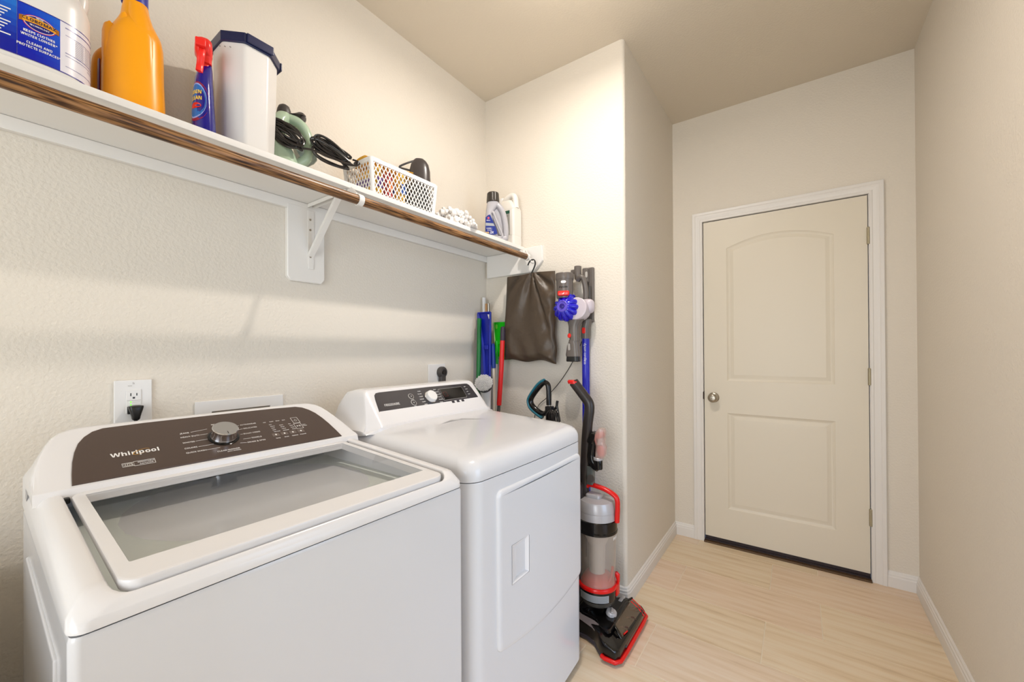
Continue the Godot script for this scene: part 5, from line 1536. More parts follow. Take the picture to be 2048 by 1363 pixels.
func make_alcove() -> void:
	var b: MB
	var o: Node3D
	# hook tip of the far bracket, then the hanger on it and the bag over the hanger
	o = thing("wire_hanger", "black wire coat hanger hooked on the far end of the rod bracket", "hanger", V(0.362, 1.667, 0.058))
	b = MB.new()
	b.tube(smooth([V(0.0, -0.012, 0), V(0.004, 0.004, 0), V(0.016, 0.024, 0), V(0.026, 0.046, 0), V(0.026, 0.062, 0), V(0.016, 0.074, 0), V(0.0, 0.073, 0), V(-0.014, 0.062, 0), V(-0.021, 0.048, 0)], 6), 0.0042, 10)
	b.tube(smooth([V(-0.150, -0.040, 0), V(-0.07, -0.016, 0), V(0.0, -0.006, 0), V(0.07, -0.014, 0), V(0.14, -0.042, 0)], 6), 0.0022, 8)
	part("hook", b, M.black_plastic, o)
	o = thing("hook_strap", "white plastic hook strap at the end of the rod, holding the black hanger", "strap", V(0.36, 1.738, 0.058))
	b = MB.new()
	b.tube(smooth([V(-0.048, 0.045, -0.006), V(-0.044, 0.062, -0.006), V(-0.032, 0.058, -0.004), V(-0.016, 0.025, -0.003), V(0.004, -0.006, 0), V(0.016, -0.012, 0.001), V(0.022, -0.002, 0.001)], 6), 0.0065, 10, 0.5)
	part("strap", b, M.shelf_white, o)
	o = thing("garment_bag", "black plastic bag hanging from a hanger on the end wall", "bag", V(0.345, 1.18, 0.058))
	var bagm := mat("bag_black", srgb(0.285, 0.232, 0.18), 0.40)
	bagm.normal_enabled = true
	bagm.normal_texture = noise_tex(0.012, 4, 256, true, 5.0, FastNoiseLite.TYPE_SIMPLEX_SMOOTH, 21)
	bagm.normal_scale = 0.35
	bagm.uv1_triplanar = true
	bagm.uv1_scale = Vector3.ONE * 5.0
	b = MB.new()
	var NX := 44
	var NY := 56
	var sheet := func(front: float) -> Array:
		var rows := []
		for j in NY + 1:
			var t := float(j) / NY          # 0 at the top
			var r := PackedVector3Array()
			for i in NX + 1:
				var s := float(i) / NX
				var xl := lerpf(-0.145, -0.170, pow(t, 0.8)) + 0.004 * sin(t * 9.0) * t
				var xr := lerpf(0.167, 0.170, t) + 0.005 * sin(t * 7.0 + 1.0) * t - 0.004 * sin(t * 21.0) * t
				var x := lerpf(xl, xr, s)
				var top := lerpf(0.490, 0.482, s) + 0.016 * (exp(-pow((x - 0.055) / 0.085, 2)) - 0.75) * 0.4 + 0.006 * s
				var bot := 0.010 - 0.010 * s + 0.007 * sin(s * 11.0) * (0.4 + s)
				var y := lerpf(top, bot, t)
				# folds fan out from the hanger neck
				var a := atan2(x - 0.022, 0.515 - y)
				var d := Vector2(x - 0.022, 0.515 - y).length()
				var fold := sin(a * 13.0 + 0.6) * 0.0085 * exp(-d * 3.4) + sin(a * 7.0 - 1.1) * 0.009 * exp(-d * 2.2) + 0.006 * exp(-pow((a - 0.38) / 0.05, 2)) * exp(-d * 1.5) - 0.013 * exp(-pow((a - 0.30) / 0.045, 2)) * exp(-d * 2.0)
				fold += 0.004 * sin(x * 60.0 + y * 24.0) * smoothstep(0.25, 0.0, y) + 0.0035 * sin(y * 55.0 - x * 40.0) * smoothstep(0.5, 1.0, s)
				var edge := minf(1.0, minf(s, 1.0 - s) * 14.0) * minf(1.0, (1.0 - t) * 14.0) * minf(1.0, t * 6.0 + 0.12)
				var puff := 0.010 + 0.016 * t
				r.append(V(x, y, (puff * sqrt(maxf(edge, 0.0)) + fold * clampf(edge * 1.4, 0.05, 1.0)) * front if front > 0 else -0.010 * sqrt(maxf(edge, 0.0))))
			rows.append(r)
		return rows
	for fr: float in [1.0, -1.0]:
		var rows: Array = sheet.call(fr)
		for j in NY:
			for i in NX: b.quad(rows[j][i], rows[j][i + 1], rows[j + 1][i + 1], rows[j + 1][i])
	part("bag", b, bagm, o, "", 70)

	# --- cleaning tools standing in the corner ---
	var bl := mat("broom_blue", srgb(0.06, 0.12, 0.60), 0.35)
	var bl2 := mat("broom_blue_light", srgb(0.22, 0.26, 0.66), 0.35)
	o = thing("dustpan", "tall blue long handled dustpan standing on end in the corner", "dustpan", V(0.075, 0, 0.115))
	b = MB.new()
	# tray standing upright, mouth up: back, two flanges
	b.skin([PackedVector3Array([V(-0.047, 1.465, 0.0), V(0.048, 1.465, 0.0), V(0.048, 1.465, -0.006), V(-0.047, 1.465, -0.006)]), PackedVector3Array([V(-0.034, 1.255, 0.0), V(0.045, 1.255, 0.0), V(0.045, 1.255, -0.008), V(-0.034, 1.255, -0.008)]), PackedVector3Array([V(-0.016, 1.05, 0.006), V(0.042, 1.05, 0.006), V(0.042, 1.05, -0.006), V(-0.016, 1.05, -0.006)]), PackedVector3Array([V(-0.012, 0.90, 0.006), V(0.040, 0.90, 0.006), V(0.040, 0.90, -0.006), V(-0.012, 0.90, -0.006)])])
	b.tube([V(-0.046, 1.464, 0.003), V(0.047, 1.464, 0.003)], 0.005, 8)
	b.tube([V(0.047, 1.464, 0.004), V(0.048, 1.30, 0.010), V(0.044, 1.05, 0.008)], 0.0055, 8)
	b.box(V(0.024, 1.262, 0.010), V(0.030, 0.026, 0.012), 0.004, 2)
	part("tray", b, bl, o)
	b = MB.new()
	b.skin([PackedVector3Array([V(-0.054, 1.462, 0.002), V(-0.036, 1.462, 0.006), V(-0.036, 1.462, 0.002), V(-0.054, 1.462, -0.002)]), PackedVector3Array([V(-0.050, 1.38, 0.006), V(-0.020, 1.38, 0.016), V(-0.018, 1.38, 0.004), V(-0.048, 1.38, -0.002)]), PackedVector3Array([V(-0.036, 1.25, 0.010), V(0.004, 1.25, 0.022), V(0.006, 1.25, 0.004), V(-0.034, 1.25, 0.0)]), PackedVector3Array([V(-0.020, 1.05, 0.012), V(0.010, 1.05, 0.018), V(0.012, 1.05, 0.004), V(-0.018, 1.05, 0.002)]), PackedVector3Array([V(-0.014, 0.90, 0.012), V(0.008, 0.90, 0.016), V(0.010, 0.90, 0.004), V(-0.012, 0.90, 0.004)])])
	part("side_flange", b, bl2, o)
	b = MB.new(); b.prism(poly([0.026, 1.452, 0.040, 1.452, 0.036, 1.425]), 0.0015, T(V(0, 0, 0.001))); part("print", b, M.letter_white, o)
	b = MB.new(); b.tube([V(0.012, 0.002, 0), V(0.014, 0.91, 0)], 0.011, 12); part("handle", b, bl, o)
	o = thing("broom", "white broom handle with a hanging hole, behind the blue dustpan", "broom", V(0.026, 0, 0.060))
	b = MB.new(); b.tube(smooth([V(0.012, 0.0, 0), V(0.006, 0.8, 0), V(0.003, 1.50, 0), V(0.002, 1.535, 0)], 4), [0.0105, 0.0105, 0.0105, 0.0105, 0.0105, 0.0105, 0.0105, 0.0105, 0.0105, 0.0105, 0.0105, 0.0105, 0.0095], 14)
	b.skin([ring(0.002, 1.530, 0, 0.0095, 0.006, 2, 18), ring(0.002, 1.543, 0, 0.0085, 0.005, 2, 18), ring(0.002, 1.549, 0, 0.004, 0.003, 2, 18)])
	part("handle", b, M.white_plastic, o)
	b = MB.new(); b.lathe([Vector2(0.0032, 0), Vector2(0.0032, 0.002), Vector2(0, 0.002)], 12, T(V(0.004, 1.538, 0.0075), V(90, 0, 0))); part("hanging_hole", b, M.dark_gap, o)
	o = thing("wood_pole", "thin bare wooden pole between the white broom handle and the steel pole", "pole", V(0.056, 0, 0.068))
	b = MB.new(); b.tube([V(0.0, 0.0, 0), V(-0.002, 0.8, 0), V(-0.003, 1.522, 0)], 0.0065, 12); part("pole", b, mat("pole_wood", srgb(0.70, 0.52, 0.33), 0.5), o)
	o = thing("steel_pole", "thin steel mop pole beside the bare wooden pole", "pole", V(0.074, 0, 0.072))
	b = MB.new(); b.tube([V(0.0, 0.0, 0), V(-0.001, 0.8, 0), V(-0.001, 1.522, 0)], 0.0075, 12); part("pole", b, M.nickel, o)
	o = thing("green_pole", "dark green pole against the left wall behind the blue dustpan", "pole", V(0.048, 0, 0.168))
	b = MB.new(); b.tube([V(0.018, 0.0, 0), V(0.018, 0.92, 0), V(0.012, 1.23, -0.02), V(0.004, 1.43, -0.035)], 0.0125, 12); part("pole", b, mat("pole_green", srgb(0.03, 0.42, 0.18), 0.4), o)
	o = thing("mop", "mop with a blue grip on a white pole, right of the blue dustpan", "mop", V(0.124, 0, 0.094))
	b = MB.new(); b.tube([V(0.004, 0.0, 0), V(0.002, 1.15, 0)], 0.0095, 14); part("pole", b, M.off_white_plastic, o)
	b = MB.new(); b.tube([V(0.002, 1.142, 0), V(0.001, 1.16, 0), V(0.0, 1.22, 0), V(-0.002, 1.265, 0), V(-0.003, 1.284, 0)], [0.0125, 0.0135, 0.012, 0.0125, 0.007], 14); part("grip", b, mat("grip_blue", srgb(0.12, 0.24, 0.58), 0.4), o)
	o = thing("green_mop", "bright green flat mop head on a white pole, half behind the black bag", "mop", V(0.122, 0, 0.030))
	var gm := mat("bright_green", srgb(0.10, 0.72, 0.08), 0.35)
	b = MB.new()
	b.prism(poly([-0.045, 1.413, 0.075, 1.411, 0.075, 1.19, 0.020, 1.19, -0.015, 1.215, -0.028, 1.24, -0.034, 1.29, -0.040, 1.34]), 0.010, T(V(0, 0, -0.006)), 0.003)
	part("head", b, gm, o)
	b = MB.new(); b.prism(poly([-0.045, 1.413, -0.038, 1.413, -0.027, 1.29, -0.033, 1.29]), 0.014, T(V(0, 0, -0.004)), 0.002); part("rim", b, mat("pale_green", srgb(0.66, 0.86, 0.56), 0.35), o)
	b = MB.new(); b.tube([V(-0.012, 1.300, 0.010), V(-0.013, 1.24, 0.012), V(-0.018, 1.165, 0.012)], [0.011, 0.0125, 0.0115], 14); b.box(V(-0.004, 1.29, 0.006), V(0.034, 0.022, 0.012), 0.004, 2); part("socket", b, gm, o)
	b = MB.new(); b.prism(rpoly(0.014, 0.026, 0.0069), 0.002, T(V(-0.020, 1.385, 0.004)), 0.0005); part("mark", b, mat("lime_mark", srgb(0.50, 0.84, 0.28), 0.35), o)
	b = MB.new(); b.tube([V(-0.018, 1.17, 0.012), V(-0.032, 0.60, 0.014), V(-0.045, 0.0, 0.02)], 0.0085, 14); part("pole", b, M.off_white_plastic, o)
	o = thing("red_pole", "red pole with a dark rubber grip leaning beside the black bag", "pole", V(0.195, 0, 0.118))
	b = MB.new(); b.tube([V(-0.014, 0.935, 0), V(0.003, 1.15, -0.002), V(0.010, 1.305, -0.004)], 0.0135, 16); part("tube", b, mat("pole_red", srgb(0.84, 0.09, 0.08), 0.35), o)
	b = MB.new(); b.tube([V(0.010, 1.30, -0.004), V(0.0105, 1.32, -0.004), V(0.012, 1.36, -0.005), V(0.0125, 1.374, -0.005), V(0.0126, 1.379, -0.005)], [0.0138, 0.0142, 0.0142, 0.0125, 0.006], 16); part("grip", b, mat("grip_dark", srgb(0.20, 0.16, 0.21), 0.5), o)
	b = MB.new(); b.tube([V(-0.080, 0.0, 0.01), V(-0.0145, 0.938, 0)], 0.009, 12); part("pole", b, M.grey_rubber, o)
	# round scrubber
	o = thing("scrub_brush", "round white bristle scrubbing brush on a white handle, in front of the dustpan", "brush", V(0.130, 0.903, 0.178), deg_to_rad(38))
	var head := T(V(-0.006, 0.150, 0.012), V(62, 0, 6))
	b = MB.new(); b.lathe([Vector2(0.030, 0.0), Vector2(0.044, 0.012), Vector2(0.047, 0.022), Vector2(0.047, 0.030), Vector2(0.042, 0.032), Vector2(0, 0.032)], 32, T(V(-0.002, 0.140, 0.0), V(62, 0, 6))); part("brush_base", b, M.black_plastic, o)
	b = MB.new()
	var hf := T(V(-0.002, 0.140, 0.0), V(62, 0, 6)) * T(V(0, 0.030, 0))
	for i in 230:
		var rr := 0.044 * sqrt((i + 0.5) / 230.0)
		var a := i * 2.39996
		var p := V(cos(a) * rr, 0, sin(a) * rr)
		var top := V(p.x * 1.13, 0.024 + 0.006 * (1.0 - rr / 0.044), p.z * 1.13)
		b.tube([hf * p, hf * top], [0.0019, 0.0025], 5)
	var br := part("bristles", b, M.white_plastic, o, "white bristles", 30); br.set_meta("kind", "stuff")
	b = MB.new()
	b.skin([ring(0.006, -0.30, -0.02, 0.024, 0.020, 2.3, 22), ring(0.006, 0.0, -0.012, 0.024, 0.020, 2.3, 22), ring(0.006, 0.06, -0.008, 0.0245, 0.021, 2.3, 22), ring(0.004, 0.10, -0.006, 0.028, 0.022, 2.2, 22), ring(0.000, 0.125, -0.004, 0.033, 0.024, 2.0, 22), ring(-0.002, 0.142, -0.002, 0.034, 0.022, 2.0, 22)])
	part("handle", b, M.white_plastic, o)
	b = MB.new(); b.prism(poly([-0.006, 0.030, 0.000, 0.072, 0.006, 0.072, 0.012, 0.040, 0.006, 0.046, 0.003, 0.034]), 0.002, T(V(0.004, -0.002, 0.0075))); part("mark", b, M.black_plastic, o)

	make_stick_vacuum()

func make_stick_vacuum() -> void:
	var grey := mat("vacuum_grey", srgb(0.40, 0.37, 0.35), 0.32)
	var blue := mat("cyclone_blue", srgb(0.09, 0.07, 0.74), 0.16)
	blue.clearcoat_enabled = true; blue.clearcoat = 0.5; blue.clearcoat_roughness = 0.08
	var lilac := mat("vacuum_lilac", srgb(0.78, 0.74, 0.77), 0.3)
	var b := MB.new()
	# dock screwed to the wall
	var o := thing("wall_dock", "grey plastic vacuum dock screwed to the end wall", "dock", V(0.686, 1.45, 0.001))
	b.box(V(0.0, 0.115, 0.010), V(0.052, 0.205, 0.020), 0.008, 3); b.box(V(0.004, 0.0, 0.008), V(0.038, 0.13, 0.016), 0.006, 3)
	b.box(V(-0.010, 0.175, 0.030), V(0.030, 0.075, 0.035), 0.008, 3)
	part("back_plate", b, grey, o)
	b = MB.new(); b.tube(smooth([V(-0.046, 0.222, 0.050), V(-0.046, 0.19, 0.052), V(-0.045, 0.158, 0.050)], 5), 0.0185, 16); b.box(V(-0.070, 0.198, 0.045), V(0.03, 0.022, 0.024), 0.005, 2); part("post", b, grey, o)
	b = MB.new(); b.tube(smooth([V(-0.046, 0.150, 0.055), V(-0.030, 0.165, 0.060), V(-0.012, 0.155, 0.058), V(-0.004, 0.11, 0.052), V(-0.002, 0.07, 0.05), V(-0.004, 0.052, 0.05)], 6), 0.0135, 14); part("charging_arm", b, grey, o)
	b = MB.new(); b.prism(rpoly(0.012, 0.03, 0.0055), 0.002, T(V(0.0, 0.176, 0.0475)), 0.0006); part("slot", b, M.letter_grey, o)
	b = MB.new(); b.tube([V(0.010, 0.115, 0.034), V(0.010, 0.07, 0.036), V(0.012, 0.052, 0.034)], 0.010, 12); part("latch", b, mat("dock_dark", srgb(0.24, 0.22, 0.21), 0.4), o)
	# the vacuum itself
	o = thing("stick_vacuum", "cordless handheld vacuum with a bright blue cyclone, hanging on the wall dock", "vacuum", V(0.64, 1.45, 0.09))
	b = MB.new()
	b.lathe([Vector2(0.040, 0.055), Vector2(0.0425, 0.07), Vector2(0.0425, 0.142), Vector2(0.0445, 0.148), Vector2(0.0465, 0.154), Vector2(0.0465, 0.176), Vector2(0.044, 0.180), Vector2(0.040, 0.180), Vector2(0.039, 0.170), Vector2(0, 0.168)], 32, T(V(-0.040, 0, 0.030)))
	part("bin", b, grey, o, "grey dust bin")
	b = MB.new(); b.prism(rpoly(0.026, 0.013, 0.0064), 0.003, T(V(-0.0265, 0.132, 0.0690), V(0, 19, 0)), 0.001); part("button", b, M.letter_white, o)
	b = MB.new(); wrap_text(b, "dyson", 0.0095, func(y): return ring(-0.040, y, 0.030, 0.0425, 0.0425, 2.0, 64), PI / 2 - deg_to_rad(19), 0.0, 0.108, 0, 1.15, 0.0008); part("lettering", b, M.black_plastic, o, "", 1)
	b = MB.new(); b.box(V(-0.026, 0.075, 0.070), V(0.058, 0.026, 0.022), 0.008, 3, T(Vector3.ZERO, V(0, 19, 0)).basis); part("release_catch", b, mat("catch_red", srgb(0.90, 0.16, 0.12), 0.25), o, "red release catch")
	b = MB.new(); b.prism(poly([-0.007, -0.005, 0.001, 0.000, 0.005, 0.006, 0.003, -0.005]), 0.002, T(V(-0.0225, 0.075, 0.0800), V(0, 19, 0))); part("mark", b, M.letter_white, o)
	# motor body behind the cyclone, both on an axis turned a little to the left of straight out
	var ax := T(V(-0.028, 0.002, 0.025), V(82, 0, 0))
	ax = Transform3D(Basis(Vector3.UP, deg_to_rad(2)) * ax.basis, ax.origin)
	b = MB.new(); b.lathe([Vector2(0.030, -0.085), Vector2(0.046, -0.075), Vector2(0.054, -0.055), Vector2(0.056, -0.02), Vector2(0.056, 0.004), Vector2(0.05, 0.008)], 36, ax * T(V(0.052, 0.010, 0.004))); b.box(V(0.050, 0.012, -0.022), V(0.09, 0.075, 0.06), 0.028, 4); part("motor_body", b, lilac, o, "pale lilac motor body")
	b = MB.new(); b.lathe([Vector2(0.003, 0), Vector2(0.003, 0.002), Vector2(0, 0.002)], 10, T(V(0.076, 0.000, 0.0015), V(90, 0, 0))); part("screw", b, M.grey_rubber, o)
	b = MB.new()
	var rings := []
	for q in [[-0.030, 0.050, 0.0], [-0.012, 0.062, 0.06], [0.008, 0.069, 0.13], [0.024, 0.067, 0.19], [0.038, 0.059, 0.24], [0.050, 0.047, 0.24], [0.057, 0.035, 0.10], [0.060, 0.029, 0.0]]:
		var r := PackedVector3Array()
		for k in 120:
			var a := TAU * k / 120
			var petal := absf(cos(a * 6.0 + 0.2))
			r.append(ax * V(cos(a) * q[1] * (1.0 - q[2] * (1.0 - pow(petal, 0.6)) * 1.1), q[0], sin(a) * q[1] * (1.0 - q[2] * (1.0 - pow(petal, 0.6)) * 1.1)))
		rings.append(r)
	b.skin(rings)
	b.box(V(-0.026, 0.055, 0.020), V(0.062, 0.05, 0.075), 0.02, 4)
	part("cyclone", b, blue, o, "bright blue cyclone", 50)
	b = MB.new(); b.lathe([Vector2(0.029, 0.054), Vector2(0.029, 0.063), Vector2(0.025, 0.066), Vector2(0.023, 0.062), Vector2(0.0, 0.060)], 36, ax); part("hub", b, mat("hub_violet", srgb(0.40, 0.34, 0.80), 0.2), o, "violet hub")
	b = MB.new(); b.lathe([Vector2(0.013, 0.060), Vector2(0.012, 0.067), Vector2(0.006, 0.069), Vector2(0, 0.069)], 24, ax); part("hub_centre", b, mat("hub_dark", srgb(0.16, 0.10, 0.50), 0.25), o)
	# neck, quick release and combination tool
	b = MB.new()
	b.skin([ring(0.004, -0.160, 0.012, 0.0235, 0.0235, 2.2, 26), ring(0.002, -0.115, 0.012, 0.027, 0.026, 2.2, 26), ring(0.002, -0.085, 0.010, 0.0275, 0.027, 2.2, 26), ring(0.006, -0.060, 0.006, 0.040, 0.034, 2.2, 26), ring(0.012, -0.030, 0.0, 0.058, 0.040, 2.2, 26), ring(0.020, -0.005, -0.005, 0.060, 0.040, 2.2, 26)])
	part("neck", b, grey, o)
	b = MB.new(); b.lathe([Vector2(0.0115, 0), Vector2(0.0115, 0.004), Vector2(0.009, 0.006), Vector2(0, 0.0065)], 20, T(V(-0.013, -0.134, 0.032), V(82, -20, 0))); part("release_button", b, M.catch_red, o, "red button")
	b = MB.new()
	b.skin([ring(-0.004, -0.238, 0.010, 0.037, 0.026, 2.6, 28), ring(-0.004, -0.228, 0.010, 0.038, 0.027, 2.6, 28), ring(-0.004, -0.208, 0.010, 0.034, 0.026, 2.6, 28), ring(-0.002, -0.182, 0.011, 0.032, 0.025, 2.5, 28), ring(0.000, -0.165, 0.012, 0.0255, 0.0235, 2.2, 28), ring(0.001, -0.155, 0.012, 0.0245, 0.0235, 2.2, 28)])
	part("tool", b, grey, o)
	b = MB.new(); b.prism(rpoly(0.014, 0.036, 0.0068), 0.003, T(V(-0.015, -0.190, 0.0345), V(4, -18, 0)), 0.001); part("tool_button", b, M.letter_grey, o)
	b = MB.new(); b.skin([ring(-0.004, -0.264, 0.010, 0.033, 0.022, 3.0, 28), ring(-0.004, -0.260, 0.010, 0.035, 0.024, 3.0, 28), ring(-0.004, -0.238, 0.010, 0.0335, 0.023, 3.0, 28)]); part("brush", b, M.black_plastic, o, "black bristle brush")
	# wand clipped below the dock, reaching the floor
	o = thing("vacuum_wand", "bright blue vacuum wand with a grey connector, below the wall dock", "wand", V(0.672, 0, 0.031))
	b = MB.new(); b.tube([V(0.0, 0.02, 0), V(0, 0.7, 0), V(0, 1.31, 0)], 0.0192, 20); part("tube", b, mat("wand_blue", srgb(0.09, 0.10, 0.68), 0.25), o)
	b = MB.new(); b.skin([ring(0.0, 1.302, 0, 0.0225, 0.0225, 2.2, 24), ring(0.0, 1.318, 0, 0.0235, 0.0235, 2.2, 24), ring(0.002, 1.36, 0, 0.0225, 0.0235, 2.2, 24), ring(0.008, 1.385, 0, 0.024, 0.024, 2.2, 24), ring(0.010, 1.400, 0, 0.021, 0.022, 2.2, 24)]); part("connector", b, grey, o)
	b = MB.new(); b.prism(rpoly(0.018, 0.030, 0.007), 0.006, T(V(0.000, 1.343, 0.021), V(0, 4, 0)), 0.002); part("release_button", b, M.catch_red, o, "red button")
	b = MB.new(); write(b, "dyson cordless", 0.0115, T(V(0.005, 1.225, 0.0188), V(0, 15, -90)), 0, "Droid Sans"); part("lettering", b, M.letter_white, o, "", 1)
	b = MB.new(); b.box(V(0.0, 0.03, 0.0), V(0.10, 0.05, 0.07), 0.015, 3); part("floor_head", b, grey, o)
	# its charging lead
	b = MB.new(); b.tube(smooth([V(0.668, 1.40, 0.006), V(0.655, 1.325, 0.007), V(0.588, 1.186, 0.007), V(0.514, 1.079, 0.007), V(0.431, 0.987, 0.007), V(0.350, 0.880, 0.007), V(0.30, 0.5, 0.007)], 6), 0.0019, 7)
	tag(part("charging_lead", b, M.cord_black), "thin black lead running down the end wall from the vacuum dock", "cord")

func make_uprights() -> void:
	var b: MB
	# --- upright cleaner behind the dryer: only its D handle shows ---
	var o := thing("upright_cleaner", "upright floor cleaner behind the dryer with a teal and black loop handle", "vacuum", V(0.545, 0, 0.215))
	var teal := mat("teal_plastic", srgb(0.12, 0.42, 0.49), 0.3)
	var loop := smooth([V(0.014, 0.975, 0), V(0.014, 1.045, 0), V(0.008, 1.075, 0), V(-0.012, 1.083, 0), V(-0.045, 1.055, 0), V(-0.082, 1.010, 0), V(-0.090, 0.985, 0), V(-0.078, 0.962, 0), V(-0.045, 0.938, 0), V(-0.014, 0.930, 0), V(0.004, 0.940, 0), V(0.016, 0.952, 0)], 6)
	b = MB.new(); b.tube(loop, 0.0125, 14, 1.15, V(0, 0, 1)); part("loop_handle", b, M.black_gloss, o)
	b = MB.new(); b.tube(smooth([V(-0.010, 1.095, 0), V(-0.030, 1.085, 0), V(-0.056, 1.062, 0), V(-0.094, 1.012, 0), V(-0.1035, 0.985, 0), V(-0.092, 0.954, 0), V(-0.055, 0.927, 0), V(-0.022, 0.910, 0)], 6), 0.0095, 12, 1.5, V(0, 0, 1)); part("handle_grip", b, teal, o, "teal grip")
	b = MB.new(); b.tube([V(0.016, 0.99, 0), V(0.016, 0.95, 0)], 0.006, 10); part("latch_pin", b, M.nickel, o)
	b = MB.new(); b.box(V(0.018, 0.952, 0), V(0.036, 0.036, 0.034), 0.005, 2); b.box(V(0.018, 0.60, 0), V(0.034, 0.68, 0.030), 0.008, 3); part("stem", b, M.black_plastic, o)
	b = MB.new(); b.tube(smooth([V(0.030, 0.93, 0.0), V(0.044, 0.955, 0), V(0.056, 0.968, 0), V(0.060, 0.99, 0), V(0.062, 0.998, 0)], 6), 0.0065, 10); b.tube(smooth([V(0.058, 0.978, 0), V(0.068, 0.94, 0.004), V(0.078, 0.90, 0.008)], 5), 0.0055, 8); part("cord_hook", b, M.black_plastic, o)
	b = MB.new()
	for k in 5: b.tube(smooth([V(0.012 + 0.015 * k, 0.905, 0.018), V(0.016 + 0.013 * k, 0.935, 0.024), V(0.034 + 0.008 * k, 0.952 + 0.003 * (k % 2), 0.018), V(0.042 + 0.010 * k, 0.925, 0.024), V(0.040 + 0.010 * k, 0.80, 0.022)], 6), 0.0034, 8)
	part("cord_coil", b, M.cord_black, o)
	b = MB.new()
	b.skin([ring(-0.02, 0.005, 0.0, 0.13, 0.12, 3.5, 28), ring(-0.02, 0.05, 0.0, 0.13, 0.12, 3.5, 28), ring(0.0, 0.08, 0, 0.06, 0.07, 3.0, 28)]); part("foot", b, M.black_plastic, o)
	b = MB.new(); b.skin([ring(0.0, 0.08, 0, 0.06, 0.07, 3, 28), ring(0.0, 0.30, 0, 0.07, 0.075, 3, 28), ring(0.01, 0.55, 0, 0.055, 0.06, 3, 28), ring(0.018, 0.62, 0, 0.03, 0.03, 3, 28)]); part("body", b, teal, o)

	# --- upright vacuum beside the dryer ---
	o = thing("upright_vacuum", "black upright vacuum with a clear dust bin and red trim beside the dryer", "vacuum", V(0.812, 0, 0.228))
	var blk := mat("vacuum_black", srgb(0.055, 0.045, 0.045), 0.12)
	var red := mat("vacuum_red", srgb(0.86, 0.07, 0.06), 0.25)
	var silver := mat("vacuum_silver", srgb(0.72, 0.71, 0.72), 0.28, 0.15)
	var handle := mat("handle_black", srgb(0.17, 0.145, 0.14), 0.35)
	var clear := mat("bin_clear", Color(0.80, 0.75, 0.70, 0.30), 0.06)
	clear.transparency = BaseMaterial3D.TRANSPARENCY_ALPHA
	# floor head, x forward
	b = MB.new()
	var plan := func(k: float, y) -> PackedVector3Array:
		var pts := [[0.150, 0.186], [0.110, 0.184], [0.088, 0.176], [0.066, 0.156], [0.040, 0.130], [0.0, 0.115], [-0.11, 0.110], [-0.135, 0.085], [-0.135, -0.085], [-0.11, -0.110], [0.0, -0.115], [0.040, -0.130], [0.070, -0.166], [0.095, -0.184], [0.120, -0.1875], [0.148, -0.184], [0.163, -0.165], [0.165, 0.165]]
		var r := PackedVector3Array()
		for p in pts:
			var q := V((p[0] - 0.02) * k + 0.02, 0, p[1] * (1.0 - (1.0 - k) * 0.8))
			q.y = y.call(q) if y is Callable else y
			r.append(q)
		return r
	var hy := func(p: Vector3) -> float: return 0.052 + 0.030 * smoothstep(0.14, 0.04, p.x) + 0.010 * smoothstep(0.10, 0.18, p.z)
	b.skin([plan.call(0.97, 0.010), plan.call(1.0, 0.014), plan.call(1.0, 0.030), plan.call(0.985, func(p): return hy.call(p) - 0.010), plan.call(0.955, func(p): return hy.call(p) - 0.002), plan.call(0.90, hy), plan.call(0.55, func(p): return hy.call(p) + 0.004)])
	part("floor_head", b, blk, o, "", 45)
	b = MB.new()
	b.skin([plan.call(1.008, 0.0065), plan.call(1.016, 0.008), plan.call(1.016, 0.022), plan.call(1.006, 0.024)])
	part("bumper", b, mat("bumper_grey", srgb(0.22, 0.21, 0.26), 0.5), o)
	b = MB.new()
	b.tube([V(0.150, 0.019, -0.180), V(0.1665, 0.019, -0.166), V(0.170, 0.019, -0.10), V(0.170, 0.019, 0.10), V(0.1675, 0.019, 0.167), V(0.152, 0.019, 0.188), V(0.110, 0.019, 0.190), V(0.094, 0.020, 0.184)], 0.0085, 12); part("red_trim", b, red, o, "red trim strip")
	# brush window with the roller under it
	var win := [V(0.116, 0.0775, -0.158), V(0.152, 0.050, -0.150), V(0.1665, 0.028, -0.135), V(0.1665, 0.028, 0.090), V(0.152, 0.052, 0.105), V(0.100, 0.0835, 0.062)]
	b = MB.new()
	for k in 22:
		var z := lerpf(-0.150, 0.085, k / 21.0)
		b.tube([V(0.132 + 0.020 * cos(k * 0.9), 0.044 + 0.020 * sin(k * 0.9), z), V(0.132 + 0.021 * cos(k * 0.9 + 0.5), 0.044 + 0.021 * sin(k * 0.9 + 0.5), z + 0.012)], 0.004, 6)
	part("brush_roll", b, mat("bristle_dark", srgb(0.30, 0.20, 0.17), 0.7), o)
	b = MB.new()
	var wr := []
	for e in 2:
		var r := PackedVector3Array()
		for k in 9: r.append(V(lerpf(0.100, 0.1672, k / 8.0), 0.086 - 0.054 * pow(k / 8.0, 1.7), [-0.155, 0.095][e] + (0.0 if e == 0 else -0.030 * (1.0 - k / 8.0))))
		wr.append(r)
	b.skin(wr, false, false, false)
	var amber := mat("window_amber", Color(0.52, 0.43, 0.34, 0.42), 0.06)
	amber.transparency = BaseMaterial3D.TRANSPARENCY_ALPHA
	part("brush_window", b, amber, o, "amber clear brush window")
	b = MB.new()
	for e in [[-0.152, 0.012], [-0.132, 0.006]]: b.tube([V(0.108, 0.0855, e[0] + 0.004), V(0.140, 0.064, e[0]), V(0.1665, 0.036, e[0] - 0.002)], 0.0026, 8)
	b.tube([V(0.150, 0.060, 0.04), V(0.146, 0.062, 0.07)], 0.0028, 8); part("red_stripe", b, red, o, "", 30)
